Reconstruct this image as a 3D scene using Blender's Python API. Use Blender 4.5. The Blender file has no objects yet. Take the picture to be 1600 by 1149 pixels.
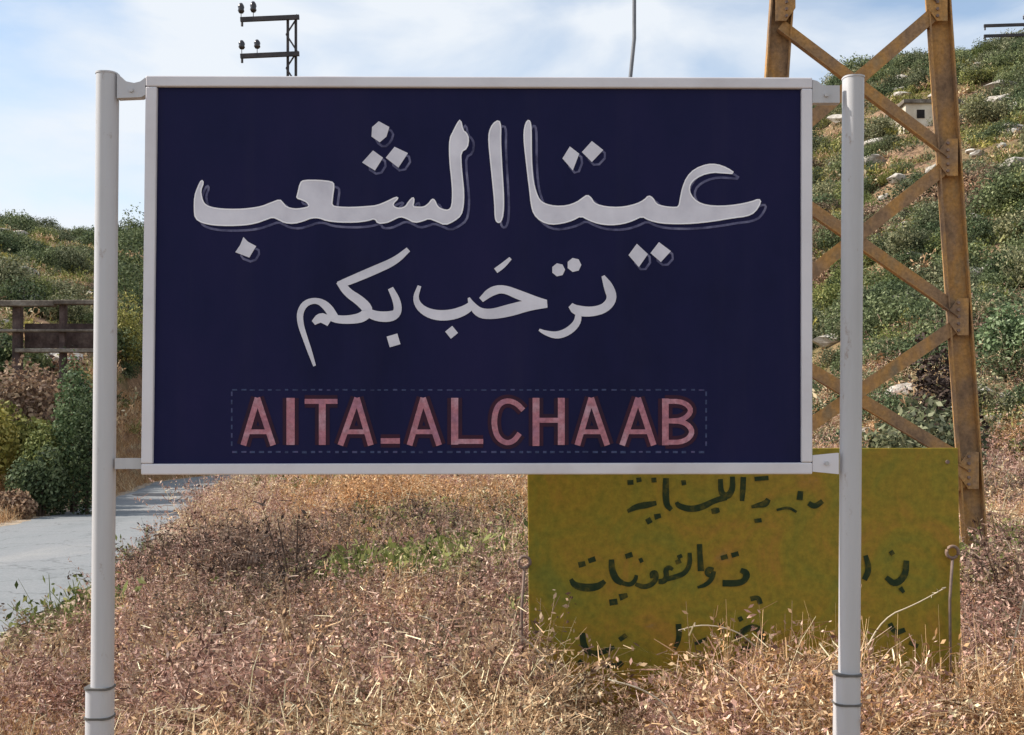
import bpy, math, random
import numpy as np
from mathutils import Vector, Matrix
from mathutils.geometry import tessellate_polygon

R = math.radians
rng = np.random.default_rng(7)
random.seed(7)
SC = bpy.context.scene
COL = SC.collection

# ------------------------------------------------------------------ camera
CAM_Z = 1.6
F = 1700.0          # focal length in photo pixels (photo is 1600 wide)
HY = 700.0          # photo row of the horizon
cam_d = bpy.data.cameras.new('camera')
cam = bpy.data.objects.new('camera', cam_d)
COL.objects.link(cam)
cam.location = (0, 0, CAM_Z)
cam.rotation_euler = (R(90), 0, 0)
cam_d.sensor_width = 36
cam_d.lens = 36 * F / 1600
cam_d.shift_y = (HY - 574.5) / 1600
cam_d.clip_start = 0.05
cam_d.clip_end = 6000
SC.camera = cam

# ------------------------------------------------------------------ light
SUN = Vector((-0.90, 0.03, 0.74)).normalized()
SUN_EL = math.asin(SUN.z)
SUN_ROT = math.atan2(SUN.x, SUN.y)
world = bpy.data.worlds.new('World')
SC.world = world
world.use_nodes = True
nt = world.node_tree
nt.nodes.clear()
wo = nt.nodes.new('ShaderNodeOutputWorld')
bg = nt.nodes.new('ShaderNodeBackground')
bg.inputs['Strength'].default_value = 0.075
sky = nt.nodes.new('ShaderNodeTexSky')
sky.sky_type = 'NISHITA'
sky.sun_disc = False
sky.sun_elevation = SUN_EL
sky.sun_rotation = SUN_ROT
sky.air_density = 1.0
sky.dust_density = 0.4
sky.ozone_density = 1.0
tc = nt.nodes.new('ShaderNodeTexCoord')
mp = nt.nodes.new('ShaderNodeMapping')
mp.inputs['Scale'].default_value = (1.0, 1.0, 2.6)
mp.inputs['Location'].default_value = (0.35, 0.1, 0.42)
n1 = nt.nodes.new('ShaderNodeTexNoise')
n1.inputs['Scale'].default_value = 3.2
n1.inputs['Detail'].default_value = 7
n1.inputs['Roughness'].default_value = 0.5
n1.inputs['Distortion'].default_value = 0.35
cr = nt.nodes.new('ShaderNodeValToRGB')
cr.color_ramp.elements[0].position = 0.40
cr.color_ramp.elements[0].color = (0.10, 0.10, 0.10, 1)
cr.color_ramp.elements[1].position = 0.58
cr.color_ramp.elements[1].color = (0.95, 0.95, 0.95, 1)
sc_ = nt.nodes.new('ShaderNodeMix'); sc_.data_type = 'RGBA'; sc_.blend_type = 'MULTIPLY'
sc_.inputs['Factor'].default_value = 1.0
sc_.inputs[7].default_value = (2.3, 2.2, 2.05, 1)
mx = nt.nodes.new('ShaderNodeMix'); mx.data_type = 'RGBA'
mx.inputs[7].default_value = (9.3, 9.8, 10.4, 1)
L = nt.links.new
L(tc.outputs['Generated'], mp.inputs['Vector'])
L(mp.outputs['Vector'], n1.inputs['Vector'])
L(n1.outputs['Fac'], cr.inputs['Fac'])
L(cr.outputs['Color'], mx.inputs['Factor'])
L(sky.outputs['Color'], sc_.inputs[6])
L(sc_.outputs[2], mx.inputs[6])
L(mx.outputs[2], bg.inputs['Color'])
L(bg.outputs['Background'], wo.inputs['Surface'])

sun_d = bpy.data.lights.new('sun', 'SUN')
sun_d.energy = 5.0
sun_d.angle = R(0.6)
sun_d.color = (1.0, 0.93, 0.83)
sun = bpy.data.objects.new('sun', sun_d)
COL.objects.link(sun)
sun.rotation_euler = SUN.to_track_quat('Z', 'Y').to_euler()
sun.location = (-20, -5, 25)

SC.view_settings.view_transform = 'Standard'
SC.view_settings.look = 'None'
SC.view_settings.exposure = 0.34
SC.view_settings.gamma = 1.0
SC.view_settings.use_curve_mapping = False
SC.render.engine = 'CYCLES'
SC.cycles.max_bounces = 6
SC.cycles.transparent_max_bounces = 8

# ------------------------------------------------------------------ helpers
def P(px, py, Y):
    """photo pixel at depth Y -> world point"""
    return Vector(((px - 800) / F * Y, Y, CAM_Z + (HY - py) / F * Y))

def tag(o, label=None, cat=None, group=None, kind=None):
    if label: o['label'] = label
    if cat: o['category'] = cat
    if group: o['group'] = group
    if kind: o['kind'] = kind
    return o

def empty(name, loc, label, cat, group=None, rz=0.0):
    o = bpy.data.objects.new(name, None)
    COL.objects.link(o)
    o.location = loc
    o.rotation_euler.z = rz
    o.empty_display_size = 0.1
    return tag(o, label, cat, group)

def copy_tree(o, parent=None):
    c = o.copy(); COL.objects.link(c)
    if parent is not None: c.parent = parent
    for ch in list(o.children): copy_tree(ch, c)
    return c

class MB:
    """mesh builder in world or local coordinates"""
    def __init__(s): s.v = []; s.f = []; s.smooth = False
    def add(s, vs, fs):
        n = len(s.v); s.v += [tuple(v) for v in vs]; s.f += [tuple(i + n for i in f) for f in fs]
    def box(s, c, size, M=None):
        hx, hy, hz = size[0] / 2, size[1] / 2, size[2] / 2
        vs = [Vector((x, y, z)) for x in (-hx, hx) for y in (-hy, hy) for z in (-hz, hz)]
        if M is not None: vs = [M @ v for v in vs]
        vs = [v + Vector(c) for v in vs]
        s.add(vs, [(0, 1, 3, 2), (4, 6, 7, 5), (0, 4, 5, 1), (2, 3, 7, 6), (0, 2, 6, 4), (1, 5, 7, 3)])
    def prism(s, prof, a, b, side=Vector((1, 0, 0))):
        """closed 2D profile (u along side, v along the third axis) swept from a to b"""
        a = Vector(a); b = Vector(b); d = (b - a).normalized()
        u = (side - d * side.dot(d)).normalized(); w = d.cross(u)
        n = len(prof)
        vs = [a + u * p[0] + w * p[1] for p in prof] + [b + u * p[0] + w * p[1] for p in prof]
        fs = [(i, (i + 1) % n, n + (i + 1) % n, n + i) for i in range(n)]
        tr = tessellate_polygon([[Vector((p[0], p[1], 0)) for p in prof]])
        fs += [tuple(t) for t in tr] + [tuple(n + i for i in reversed(t)) for t in tr]
        s.add(vs, fs)
    def tube(s, pts, rad, seg=8, cap=True):
        pts = [Vector(p) for p in pts]
        n = len(pts); rings = []
        for i, p in enumerate(pts):
            d = (pts[min(i + 1, n - 1)] - pts[max(i - 1, 0)]).normalized()
            r = rad[i] if hasattr(rad, '__len__') else rad
            up = Vector((0, 0, 1)) if abs(d.z) < 0.9 else Vector((1, 0, 0))
            a = d.cross(up).normalized(); b = d.cross(a)
            rings.append([p + (a * math.cos(t) + b * math.sin(t)) * r for t in [2 * math.pi * k / seg for k in range(seg)]])
        vs = [v for ring in rings for v in ring]
        fs = []
        for i in range(n - 1):
            for k in range(seg):
                k2 = (k + 1) % seg
                fs.append((i * seg + k, i * seg + k2, (i + 1) * seg + k2, (i + 1) * seg + k))
        if cap:
            fs.append(tuple(range(seg))[::-1]); fs.append(tuple((n - 1) * seg + k for k in range(seg)))
        s.add(vs, fs)
    def mesh(s, name, mat):
        me = bpy.data.meshes.new(name)
        me.from_pydata([tuple(v) for v in s.v], [], s.f)
        if s.smooth: me.polygons.foreach_set('use_smooth', [True] * len(me.polygons))
        me.materials.append(mat); me.update()
        return me
    def build(s, name, mat, parent=None):
        me = s.mesh(name, mat)
        o = bpy.data.objects.new(name, me); COL.objects.link(o)
        if parent is not None:
            o.parent = parent
            o.matrix_parent_inverse = parent_world(parent).inverted()
        fix_normals(me)
        return o

def parent_world(o):
    M = Matrix.LocRotScale(o.location, o.rotation_euler, o.scale)
    if o.parent is not None: M = parent_world(o.parent) @ o.matrix_parent_inverse @ M
    return M

import bmesh
def fix_normals(me):
    bm = bmesh.new(); bm.from_mesh(me)
    bmesh.ops.recalc_face_normals(bm, faces=bm.faces)
    bm.to_mesh(me); bm.free()

def rounded(w, h, r, seg=4):
    pts = []
    for cx, cy, a0 in ((w/2-r, h/2-r, 0), (-w/2+r, h/2-r, 90), (-w/2+r, -h/2+r, 180), (w/2-r, -h/2+r, 270)):
        for k in range(seg + 1):
            a = R(a0 + 90 * k / seg)
            pts.append((cx + r * math.cos(a), cy + r * math.sin(a)))
    return pts

# ------------------------------------------------------------------ materials
def mat_new(name, rough=0.7, spec=0.3, metallic=0.0):
    m = bpy.data.materials.new(name); m.use_nodes = True
    b = m.node_tree.nodes['Principled BSDF']
    b.inputs['Roughness'].default_value = rough
    b.inputs['Specular IOR Level'].default_value = spec
    b.inputs['Metallic'].default_value = metallic
    return m, m.node_tree, b

def ramp(t, stops, interp='LINEAR'):
    n = t.nodes.new('ShaderNodeValToRGB'); e = n.color_ramp
    e.interpolation = interp
    while len(e.elements) < len(stops): e.elements.new(0.5)
    for el, (p, c) in zip(e.elements, stops):
        el.position = p; el.color = (c[0], c[1], c[2], 1)
    return n

def noise(t, scale, detail=5, rough=0.55, vec=None, dist=0.0, stretch=None, obj=True):
    n = t.nodes.new('ShaderNodeTexNoise')
    n.inputs['Scale'].default_value = scale; n.inputs['Detail'].default_value = detail
    n.inputs['Roughness'].default_value = rough; n.inputs['Distortion'].default_value = dist
    c = t.nodes.new('ShaderNodeTexCoord')
    src = c.outputs['Object']
    if stretch:
        m = t.nodes.new('ShaderNodeMapping'); m.inputs['Scale'].default_value = stretch
        t.links.new(src, m.inputs['Vector']); src = m.outputs['Vector']
    t.links.new(src, n.inputs['Vector'])
    return n

def mixc(t, fac, a, b, mode='MIX'):
    m = t.nodes.new('ShaderNodeMix'); m.data_type = 'RGBA'; m.blend_type = mode
    for sock, val in ((m.inputs['Factor'], fac), (m.inputs[6], a), (m.inputs[7], b)):
        if isinstance(val, (int, float)): sock.default_value = val
        elif isinstance(val, tuple): sock.default_value = (val[0], val[1], val[2], 1)
        else: t.links.new(val, sock)
    return m.outputs[2]

def bump(t, b, h, strength=0.3, dist=0.01):
    n = t.nodes.new('ShaderNodeBump'); n.inputs['Strength'].default_value = strength
    n.inputs['Distance'].default_value = dist
    t.links.new(h, n.inputs['Height']); t.links.new(n.outputs['Normal'], b.inputs['Normal'])

def noisy(name, cols, scale, rough=0.7, spec=0.3, metallic=0.0, detail=6, stretch=None, bstr=0.2, bdist=0.004, fine=None):
    m, t, b = mat_new(name, rough, spec, metallic)
    n = noise(t, scale, detail, 0.6, stretch=stretch)
    k = len(cols)
    r = ramp(t, [(0.3 + 0.4 * i / max(1, k - 1), c) for i, c in enumerate(cols)])
    t.links.new(n.outputs['Fac'], r.inputs['Fac'])
    out = r.outputs['Color']
    if fine:
        n2 = noise(t, fine, 3, 0.6)
        r2 = ramp(t, [(0.3, (0.72, 0.72, 0.72)), (0.7, (1.15, 1.15, 1.15))])
        t.links.new(n2.outputs['Fac'], r2.inputs['Fac'])
        out = mixc(t, 1.0, out, r2.outputs['Color'], 'MULTIPLY')
    t.links.new(out, b.inputs['Base Color'])
    if bstr: bump(t, b, n.outputs['Fac'], bstr, bdist)
    return m

def navy_mat():
    m, t, b = mat_new('navy_paint', 0.55, 0.06)
    n = noise(t, 2.2, 7, 0.65, stretch=(1, 1, 0.5))
    r = ramp(t, [(0.3, (0.009, 0.010, 0.038)), (0.5, (0.013, 0.014, 0.052)), (0.7, (0.018, 0.017, 0.060))])
    t.links.new(n.outputs['Fac'], r.inputs['Fac'])
    n2 = noise(t, 7, 8, 0.7, stretch=(1, 1, 0.06))
    r2 = ramp(t, [(0.52, (0, 0, 0)), (0.8, (0.12, 0.12, 0.12))]); t.links.new(n2.outputs['Fac'], r2.inputs['Fac'])
    c = mixc(t, r2.outputs['Color'], r.outputs['Color'], (0.06, 0.055, 0.075))
    t.links.new(c, b.inputs['Base Color'])
    r3 = ramp(t, [(0.3, (0.4, 0.4, 0.4)), (0.7, (0.7, 0.7, 0.7))]); t.links.new(n.outputs['Fac'], r3.inputs['Fac'])
    t.links.new(r3.outputs['Color'], b.inputs['Roughness'])
    bump(t, b, n.outputs['Fac'], 0.08, 0.01)
    return m
M_NAVY = navy_mat()
M_WHITE = noisy('white_lettering', [(0.56, 0.55, 0.62), (0.66, 0.65, 0.72), (0.74, 0.73, 0.80)], 9, 0.6, 0.2, bstr=0.0)
M_RIM = noisy('bright_letter_edge', [(0.82, 0.81, 0.86), (0.90, 0.89, 0.93)], 9, 0.6, 0.2, bstr=0.0)
M_OUTL = noisy('lavender_outline', [(0.03, 0.03, 0.075), (0.10, 0.10, 0.19), (0.19, 0.19, 0.29)], 22, 0.6, 0.2, bstr=0.0)
M_PINK = noisy('pink_lettering', [(0.36, 0.17, 0.24), (0.44, 0.18, 0.22), (0.50, 0.30, 0.36)], 16, 0.6, 0.2, bstr=0.0, fine=80)
M_MAROON = noisy('maroon_edging', [(0.020, 0.009, 0.025), (0.045, 0.010, 0.025)], 12, 0.6, 0.2, bstr=0.0)
M_DASH = noisy('faint_blue_dashes', [(0.02, 0.02, 0.06), (0.05, 0.07, 0.15), (0.10, 0.08, 0.18)], 30, 0.6, 0.2, bstr=0.0)
M_FRAME = noisy('frame_white_paint', [(0.56, 0.53, 0.55), (0.66, 0.64, 0.67), (0.70, 0.68, 0.71)], 3.0, 0.5, 0.4, bstr=0.05)
def post_mat():
    m, t, b = mat_new('grey_post_paint', 0.4, 0.5)
    n = noise(t, 5, 6, 0.6, stretch=(1, 1, 0.12))
    r = ramp(t, [(0.3, (0.38, 0.37, 0.37)), (0.5, (0.47, 0.465, 0.475)), (0.7, (0.52, 0.515, 0.54))])
    t.links.new(n.outputs['Fac'], r.inputs['Fac'])
    n2 = noise(t, 16, 8, 0.75, stretch=(1, 1, 0.5))
    r2 = ramp(t, [(0.60, (0, 0, 0)), (0.70, (0.8, 0.8, 0.8))]); t.links.new(n2.outputs['Fac'], r2.inputs['Fac'])
    c = mixc(t, r2.outputs['Color'], r.outputs['Color'], (0.22, 0.13, 0.08))
    t.links.new(c, b.inputs['Base Color']); bump(t, b, n2.outputs['Fac'], 0.06, 0.002)
    return m
M_POST = post_mat()
M_BAND = noisy('dark_band', [(0.08, 0.075, 0.07), (0.16, 0.15, 0.14)], 20, 0.6)
M_RUST = noisy('rusty_steel', [(0.15, 0.10, 0.07), (0.32, 0.20, 0.11), (0.46, 0.25, 0.085), (0.27, 0.20, 0.12)], 3.4, 0.8, 0.2, stretch=(1, 1, 0.6), bstr=0.25, fine=40)
M_RUSTG = noisy('grey_brown_steel', [(0.13, 0.10, 0.085), (0.22, 0.155, 0.13), (0.30, 0.20, 0.14)], 3.5, 0.75, 0.25, bstr=0.15, fine=40)
M_DARKST = noisy('dark_pole_steel', [(0.035, 0.035, 0.04), (0.08, 0.07, 0.07)], 2.5, 0.7, 0.3, bstr=0.1)
M_THINP = noisy('thin_pole_grey', [(0.12, 0.13, 0.15), (0.22, 0.23, 0.25)], 4, 0.6, 0.3, bstr=0.1)
M_INSUL = noisy('dark_glazed_insulator', [(0.015, 0.015, 0.02), (0.04, 0.03, 0.03)], 6, 0.25, 0.6, bstr=0)
M_BOARDTXT = noisy('faded_green_black_lettering', [(0.016, 0.034, 0.018), (0.03, 0.045, 0.02), (0.12, 0.10, 0.02)], 22, 0.7, 0.1, bstr=0)
M_CONC = noisy('weathered_concrete', [(0.08, 0.065, 0.055), (0.20, 0.17, 0.14), (0.32, 0.29, 0.25)], 1.6, 0.9, 0.1, bstr=0.3, bdist=0.03, fine=12)
M_CONCD = noisy('stained_concrete', [(0.05, 0.038, 0.035), (0.10, 0.07, 0.065), (0.17, 0.13, 0.115)], 1.6, 0.9, 0.1, bstr=0.3, bdist=0.03, fine=12)
M_ROCK = noisy('limestone', [(0.30, 0.26, 0.22), (0.48, 0.44, 0.39), (0.62, 0.59, 0.54)], 1.8, 0.9, 0.1, bstr=0.5, bdist=0.05, fine=15)
M_CREAM = noisy('cream_plaster', [(0.52, 0.44, 0.34), (0.72, 0.66, 0.55)], 1.0, 0.85, 0.1, bstr=0.1)
M_DARKWIN = noisy('dark_opening', [(0.02, 0.02, 0.02), (0.035, 0.03, 0.03)], 2, 0.9, 0.1, bstr=0)

# olive-yellow board with mottled brown and green weathering
def board_mat():
    m, t, b = mat_new('olive_yellow_board_paint', 0.55, 0.3)
    n = noise(t, 3.4, 7, 0.68, dist=0.9)
    r = ramp(t, [(0.30, (0.20, 0.20, 0.022)), (0.42, (0.26, 0.215, 0.018)), (0.54, (0.31, 0.215, 0.018)), (0.66, (0.36, 0.20, 0.025)), (0.78, (0.26, 0.19, 0.09))])
    t.links.new(n.outputs['Fac'], r.inputs['Fac'])
    n2 = noise(t, 28, 4, 0.7)
    r2 = ramp(t, [(0.3, (0.68, 0.72, 0.7)), (0.7, (1.2, 1.15, 1.2))])
    t.links.new(n2.outputs['Fac'], r2.inputs['Fac'])
    t.links.new(mixc(t, 1.0, r.outputs['Color'], r2.outputs['Color'], 'MULTIPLY'), b.inputs['Base Color'])
    bump(t, b, n2.outputs['Fac'], 0.08, 0.004)
    return m
M_BOARD = board_mat()

def leaf_mat(name, cols, transl=0.25, obj_var=0.5, rough=0.7, tint=None):
    m, t, b = mat_new(name, rough, 0.15)
    g = t.nodes.new('ShaderNodeNewGeometry')
    k = len(cols)
    r = ramp(t, [(i / max(1, k - 1), c) for i, c in enumerate(cols)])
    t.links.new(g.outputs['Random Per Island'], r.inputs['Fac'])
    col = r.outputs['Color']
    oi = t.nodes.new('ShaderNodeObjectInfo')
    r2 = ramp(t, [(0.0, (1 - obj_var, 1 - obj_var * 0.9, 1 - obj_var)), (0.5, (1, 1, 1)), (1.0, (1 + obj_var, 1 + obj_var * 0.7, 1 + obj_var * 0.5))])
    t.links.new(oi.outputs['Random'], r2.inputs['Fac'])
    col = mixc(t, 1.0, col, r2.outputs['Color'], 'MULTIPLY')
    t.links.new(col, b.inputs['Base Color'])
    tr = t.nodes.new('ShaderNodeBsdfTranslucent')
    t.links.new(col, tr.inputs['Color'])
    ms = t.nodes.new('ShaderNodeMixShader'); ms.inputs[0].default_value = transl
    out = t.nodes['Material Output']
    t.links.new(b.outputs[0], ms.inputs[1]); t.links.new(tr.outputs[0], ms.inputs[2])
    t.links.new(ms.outputs[0], out.inputs['Surface'])
    return m

M_LF_DARK = leaf_mat('dark_green_leaves', [(0.030, 0.045, 0.026), (0.083, 0.112, 0.052), (0.135, 0.175, 0.080), (0.240, 0.280, 0.160)])
M_LF_GREY = leaf_mat('grey_green_leaves', [(0.040, 0.048, 0.027), (0.112, 0.126, 0.066), (0.191, 0.207, 0.117), (0.315, 0.321, 0.203)])
M_LF_BRIGHT = leaf_mat('fresh_green_leaves', [(0.060, 0.077, 0.026), (0.150, 0.182, 0.058), (0.255, 0.280, 0.094), (0.405, 0.406, 0.174)])
M_LF_OLIVE = leaf_mat('olive_yellow_leaves', [(0.095, 0.095, 0.027), (0.203, 0.203, 0.054), (0.297, 0.284, 0.081), (0.432, 0.392, 0.149)])
M_LF_MID = leaf_mat('mid_green_leaves', [(0.045, 0.070, 0.036), (0.120, 0.175, 0.080), (0.210, 0.280, 0.131), (0.390, 0.462, 0.290)])
M_LF_BROWN = leaf_mat('withered_brown_leaves', [(0.084, 0.054, 0.042), (0.192, 0.126, 0.090), (0.312, 0.216, 0.144), (0.456, 0.348, 0.240)])
M_DRY = leaf_mat('dry_grass_stems', [(0.084, 0.048, 0.029), (0.324, 0.204, 0.115), (0.528, 0.360, 0.218), (0.744, 0.540, 0.333), (0.920, 0.864, 0.598)], 0.2, 0.25)
M_DRYP = leaf_mat('pinkish_dry_weed', [(0.084, 0.042, 0.034), (0.360, 0.204, 0.161), (0.576, 0.360, 0.287), (0.888, 0.672, 0.540)], 0.2, 0.25)
M_DRYO = leaf_mat('orange_dry_grass', [(0.138, 0.069, 0.029), (0.460, 0.253, 0.115), (0.644, 0.391, 0.196), (0.851, 0.598, 0.345)], 0.2, 0.2)
M_GRN = leaf_mat('green_weed_blades', [(0.06, 0.07, 0.02), (0.16, 0.18, 0.05), (0.28, 0.29, 0.10), (0.48, 0.45, 0.22)], 0.25, 0.2)
M_STRAW = noisy('pale_straw_stalk', [(0.42, 0.34, 0.24), (0.66, 0.57, 0.43)], 8, 0.7, 0.2, bstr=0)
M_BARK = noisy('shrub_bark', [(0.05, 0.035, 0.028), (0.12, 0.085, 0.065)], 12, 0.9, 0.1, bstr=0.2)
M_DEAD = leaf_mat('blackened_dead_weed', [(0.02, 0.014, 0.012), (0.05, 0.035, 0.03), (0.10, 0.07, 0.055)], 0.05, 0.1)

def ground_mat():
    m, t, b = mat_new('dry_soil_and_stubble', 0.95, 0.08)
    n = noise(t, 0.13, 6, 0.62, dist=0.6)
    r = ramp(t, [(0.30, (0.11, 0.115, 0.05)), (0.42, (0.20, 0.155, 0.085)), (0.52, (0.27, 0.18, 0.12)), (0.62, (0.32, 0.215, 0.15)), (0.74, (0.40, 0.33, 0.25))])
    t.links.new(n.outputs['Fac'], r.inputs['Fac'])
    n2 = noise(t, 1.9, 7, 0.7)
    r2 = ramp(t, [(0.28, (0.42, 0.40, 0.38)), (0.5, (0.95, 0.95, 0.95)), (0.72, (1.4, 1.35, 1.3))])
    t.links.new(n2.outputs['Fac'], r2.inputs['Fac'])
    c = mixc(t, 1.0, r.outputs['Color'], r2.outputs['Color'], 'MULTIPLY')
    n3 = noise(t, 22, 5, 0.7)
    r3 = ramp(t, [(0.3, (0.55, 0.52, 0.5)), (0.7, (1.35, 1.32, 1.25))])
    t.links.new(n3.outputs['Fac'], r3.inputs['Fac'])
    c = mixc(t, 1.0, c, r3.outputs['Color'], 'MULTIPLY')
    t.links.new(c, b.inputs['Base Color'])
    bump(t, b, n3.outputs['Fac'], 0.6, 0.04)
    return m
M_GROUND = ground_mat()

def road_mat():
    m, t, b = mat_new('pale_worn_asphalt', 0.85, 0.2)
    n = noise(t, 0.6, 6, 0.6, stretch=(1.0, 0.35, 1))
    r = ramp(t, [(0.3, (0.17, 0.18, 0.185)), (0.46, (0.235, 0.245, 0.25)), (0.58, (0.25, 0.255, 0.26)), (0.72, (0.31, 0.305, 0.295))])
    t.links.new(n.outputs['Fac'], r.inputs['Fac'])
    n2 = noise(t, 35, 4, 0.7)
    r2 = ramp(t, [(0.3, (0.78, 0.78, 0.78)), (0.7, (1.15, 1.15, 1.15))])
    t.links.new(n2.outputs['Fac'], r2.inputs['Fac'])
    c = mixc(t, 1.0, r.outputs['Color'], r2.outputs['Color'], 'MULTIPLY')
    v = t.nodes.new('ShaderNodeTexVoronoi'); v.feature = 'DISTANCE_TO_EDGE'; v.inputs['Scale'].default_value = 0.55
    n4 = noise(t, 1.5, 4, 0.6)
    tc2 = t.nodes.new('ShaderNodeTexCoord')
    va = t.nodes.new('ShaderNodeVectorMath'); va.operation = 'ADD'
    t.links.new(tc2.outputs['Object'], va.inputs[0]); t.links.new(n4.outputs['Color'], va.inputs[1])
    t.links.new(va.outputs[0], v.inputs['Vector'])
    rv = ramp(t, [(0.0, (0.55, 0.55, 0.55)), (0.018, (1, 1, 1))])
    t.links.new(v.outputs['Distance'], rv.inputs['Fac'])
    c = mixc(t, 0.8, c, rv.outputs['Color'], 'MULTIPLY')
    t.links.new(c, b.inputs['Base Color'])
    bump(t, b, n2.outputs['Fac'], 0.3, 0.006)
    return m
M_ROAD = road_mat()
M_VERGE = noisy('sandy_verge', [(0.26, 0.19, 0.13), (0.42, 0.33, 0.24), (0.52, 0.45, 0.36)], 2.2, 0.95, 0.05, bstr=0.5, bdist=0.02, fine=25)

# ------------------------------------------------------------------ terrain
def smooth(a, b, x):
    t = np.clip((x - a) / (b - a), 0, 1); return t * t * (3 - 2 * t)

class VNoise:
    def __init__(s, seed):
        s.t = np.random.default_rng(seed).random((256, 256))
    def __call__(s, x, y):
        xi = np.floor(x).astype(int); yi = np.floor(y).astype(int)
        fx = x - xi; fy = y - yi
        fx = fx * fx * (3 - 2 * fx); fy = fy * fy * (3 - 2 * fy)
        T = s.t
        a = T[xi % 256, yi % 256]; b = T[(xi + 1) % 256, yi % 256]
        c = T[xi % 256, (yi + 1) % 256]; d = T[(xi + 1) % 256, (yi + 1) % 256]
        return (a * (1 - fx) + b * fx) * (1 - fy) + (c * (1 - fx) + d * fx) * fy - 0.5
VN = [VNoise(i) for i in range(6)]

# skyline of the far ridge, per viewing direction; foot distance of the slope
AZ_PX = np.array([-1400, -600, -200, 0, 140, 230, 500, 1000, 1270, 1345, 1400, 1500, 1600, 1800, 2400, 3200])
CREST = np.array([430, 360, 340, 352, 372, 362, 320, 230, 172, 135, 112, 96, 78, 60, 120, 300])
FOOT = np.array([30, 28, 28, 29, 36, 55, 96, 60, 34, 30, 28, 27, 27, 27, 27, 30])
AZ = np.arctan((AZ_PX - 800) / F)
RC = 150.0
ROAD_Y = np.array([-30, 0, 6, 9, 13.6, 21, 30, 39, 50, 60, 70, 82])
ROAD_R = np.array([-3.6, -3.8, -3.95, -4.3, -4.96, -6.8, -8.7, -10.5, -12.4, -12.6, -11.0, -6.5])
ROAD_L = np.array([-7.6, -7.8, -7.9, -8.2, -8.8, -10.1, -11.6, -13.6, -16.4, -17.2, -16.2, -12.5])

def height(x, y):
    x = np.asarray(x, float); y = np.asarray(y, float)
    r = np.hypot(x, y); az = np.arctan2(x, y)
    azc = np.clip(az, AZ[0], AZ[-1])
    front = np.clip(1.6 - np.abs(az) / R(65), 0, 1)
    crest = CAM_Z + (HY - np.interp(azc, AZ, CREST)) / F * RC * np.cos(azc)
    crest = crest * smooth(0, 1, front)
    foot = np.interp(azc, AZ, FOOT)
    t = (r - foot) / (RC - foot)
    prof = np.clip(t, 0, 1) ** 0.97
    over = np.clip(r - RC, 0, None)
    z = crest * prof * np.where(over > 0, np.exp(-(over / 240) ** 2) * 0.999, 1.0)
    hill = smooth(0.0, 0.15, t)
    # terraces and undulation
    zz = z + 2.0 * VN[0](x * 0.05, y * 0.05)
    ter = (zz / 2.4) - np.floor(zz / 2.4)
    z = z + hill * (0.9 * (smooth(0.55, 0.95, ter) - ter) + 2.2 * VN[1](x * 0.045, y * 0.045) + 1.3 * VN[2](x * 0.13, y * 0.13) + 0.5 * VN[3](x * 0.4, y * 0.4))
    # bank to the right of the road
    xr = np.interp(y, ROAD_Y, ROAD_R); xl = np.interp(y, ROAD_Y, ROAD_L)
    d = x - xr
    bank = 0.34 * smooth(0.6, 5.0, d) + 0.75 * smooth(1.0, 8, d) * smooth(13, 34, y)
    bank = bank + smooth(0.6, 2.5, d) * (0.16 * VN[4](x * 0.5, y * 0.5) + 0.06 * VN[5](x * 1.7, y * 1.7))
    dl = xl - x
    left = 0.25 * smooth(0.8, 4, dl) + 0.25 * smooth(0.8, 3, dl) * VN[4](x * 0.3, y * 0.3)
    z = z + np.where(d > 0, bank, 0) + np.where(dl > 0, left, 0)
    on = smooth(1.5, 0.5, np.maximum(d, dl))
    on = np.where((y < 84), on, on * smooth(92, 84, y))
    z = z * (1 - on) + (-0.012) * on
    z = z - 1.0 * smooth(400, 1500, r)
    return z

def hz(x, y): return float(height(np.array([x]), np.array([y]))[0])

def build_ground():
    na = 900
    # finer angles in front
    a = np.concatenate([np.linspace(-math.pi, -R(35), 120, endpoint=False), np.linspace(-R(35), R(35), 560, endpoint=False), np.linspace(R(35), math.pi, 120, endpoint=False)])
    na = len(a)
    rr = [0.6]
    while rr[-1] < 190: rr.append(rr[-1] * 1.02 + 0.02)
    while rr[-1] < 3000: rr.append(rr[-1] * 1.15)
    rr = np.array(rr); nr = len(rr)
    A, Rr = np.meshgrid(a, rr)
    X = (np.sin(A) * Rr).ravel(); Y = (np.cos(A) * Rr).ravel()
    Z = height(X, Y)
    V = np.stack([X, Y, Z], 1)
    V = np.vstack([V, [[0, 0, hz(0, 0.01)]]])
    ii, jj = np.meshgrid(np.arange(nr - 1), np.arange(na), indexing='ij')
    j2 = (jj + 1) % na
    q = np.stack([ii * na + jj, (ii + 1) * na + jj, (ii + 1) * na + j2, ii * na + j2], -1).reshape(-1, 4)
    c = len(V) - 1
    tri = np.stack([np.full(na, c), np.arange(na), (np.arange(na) + 1) % na], 1)
    faces = [tuple(map(int, f)) for f in q] + [tuple(map(int, f)) for f in tri]
    me = bpy.data.meshes.new('ground'); me.from_pydata(V.tolist(), [], faces)
    me.materials.append(M_GROUND); me.polygons.foreach_set('use_smooth', [True] * len(me.polygons)); me.update()
    o = bpy.data.objects.new('ground', me); COL.objects.link(o)
    tag(o, 'dry earth bank and terraced hillside behind the blue sign', 'ground', kind='structure')
build_ground()

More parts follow.
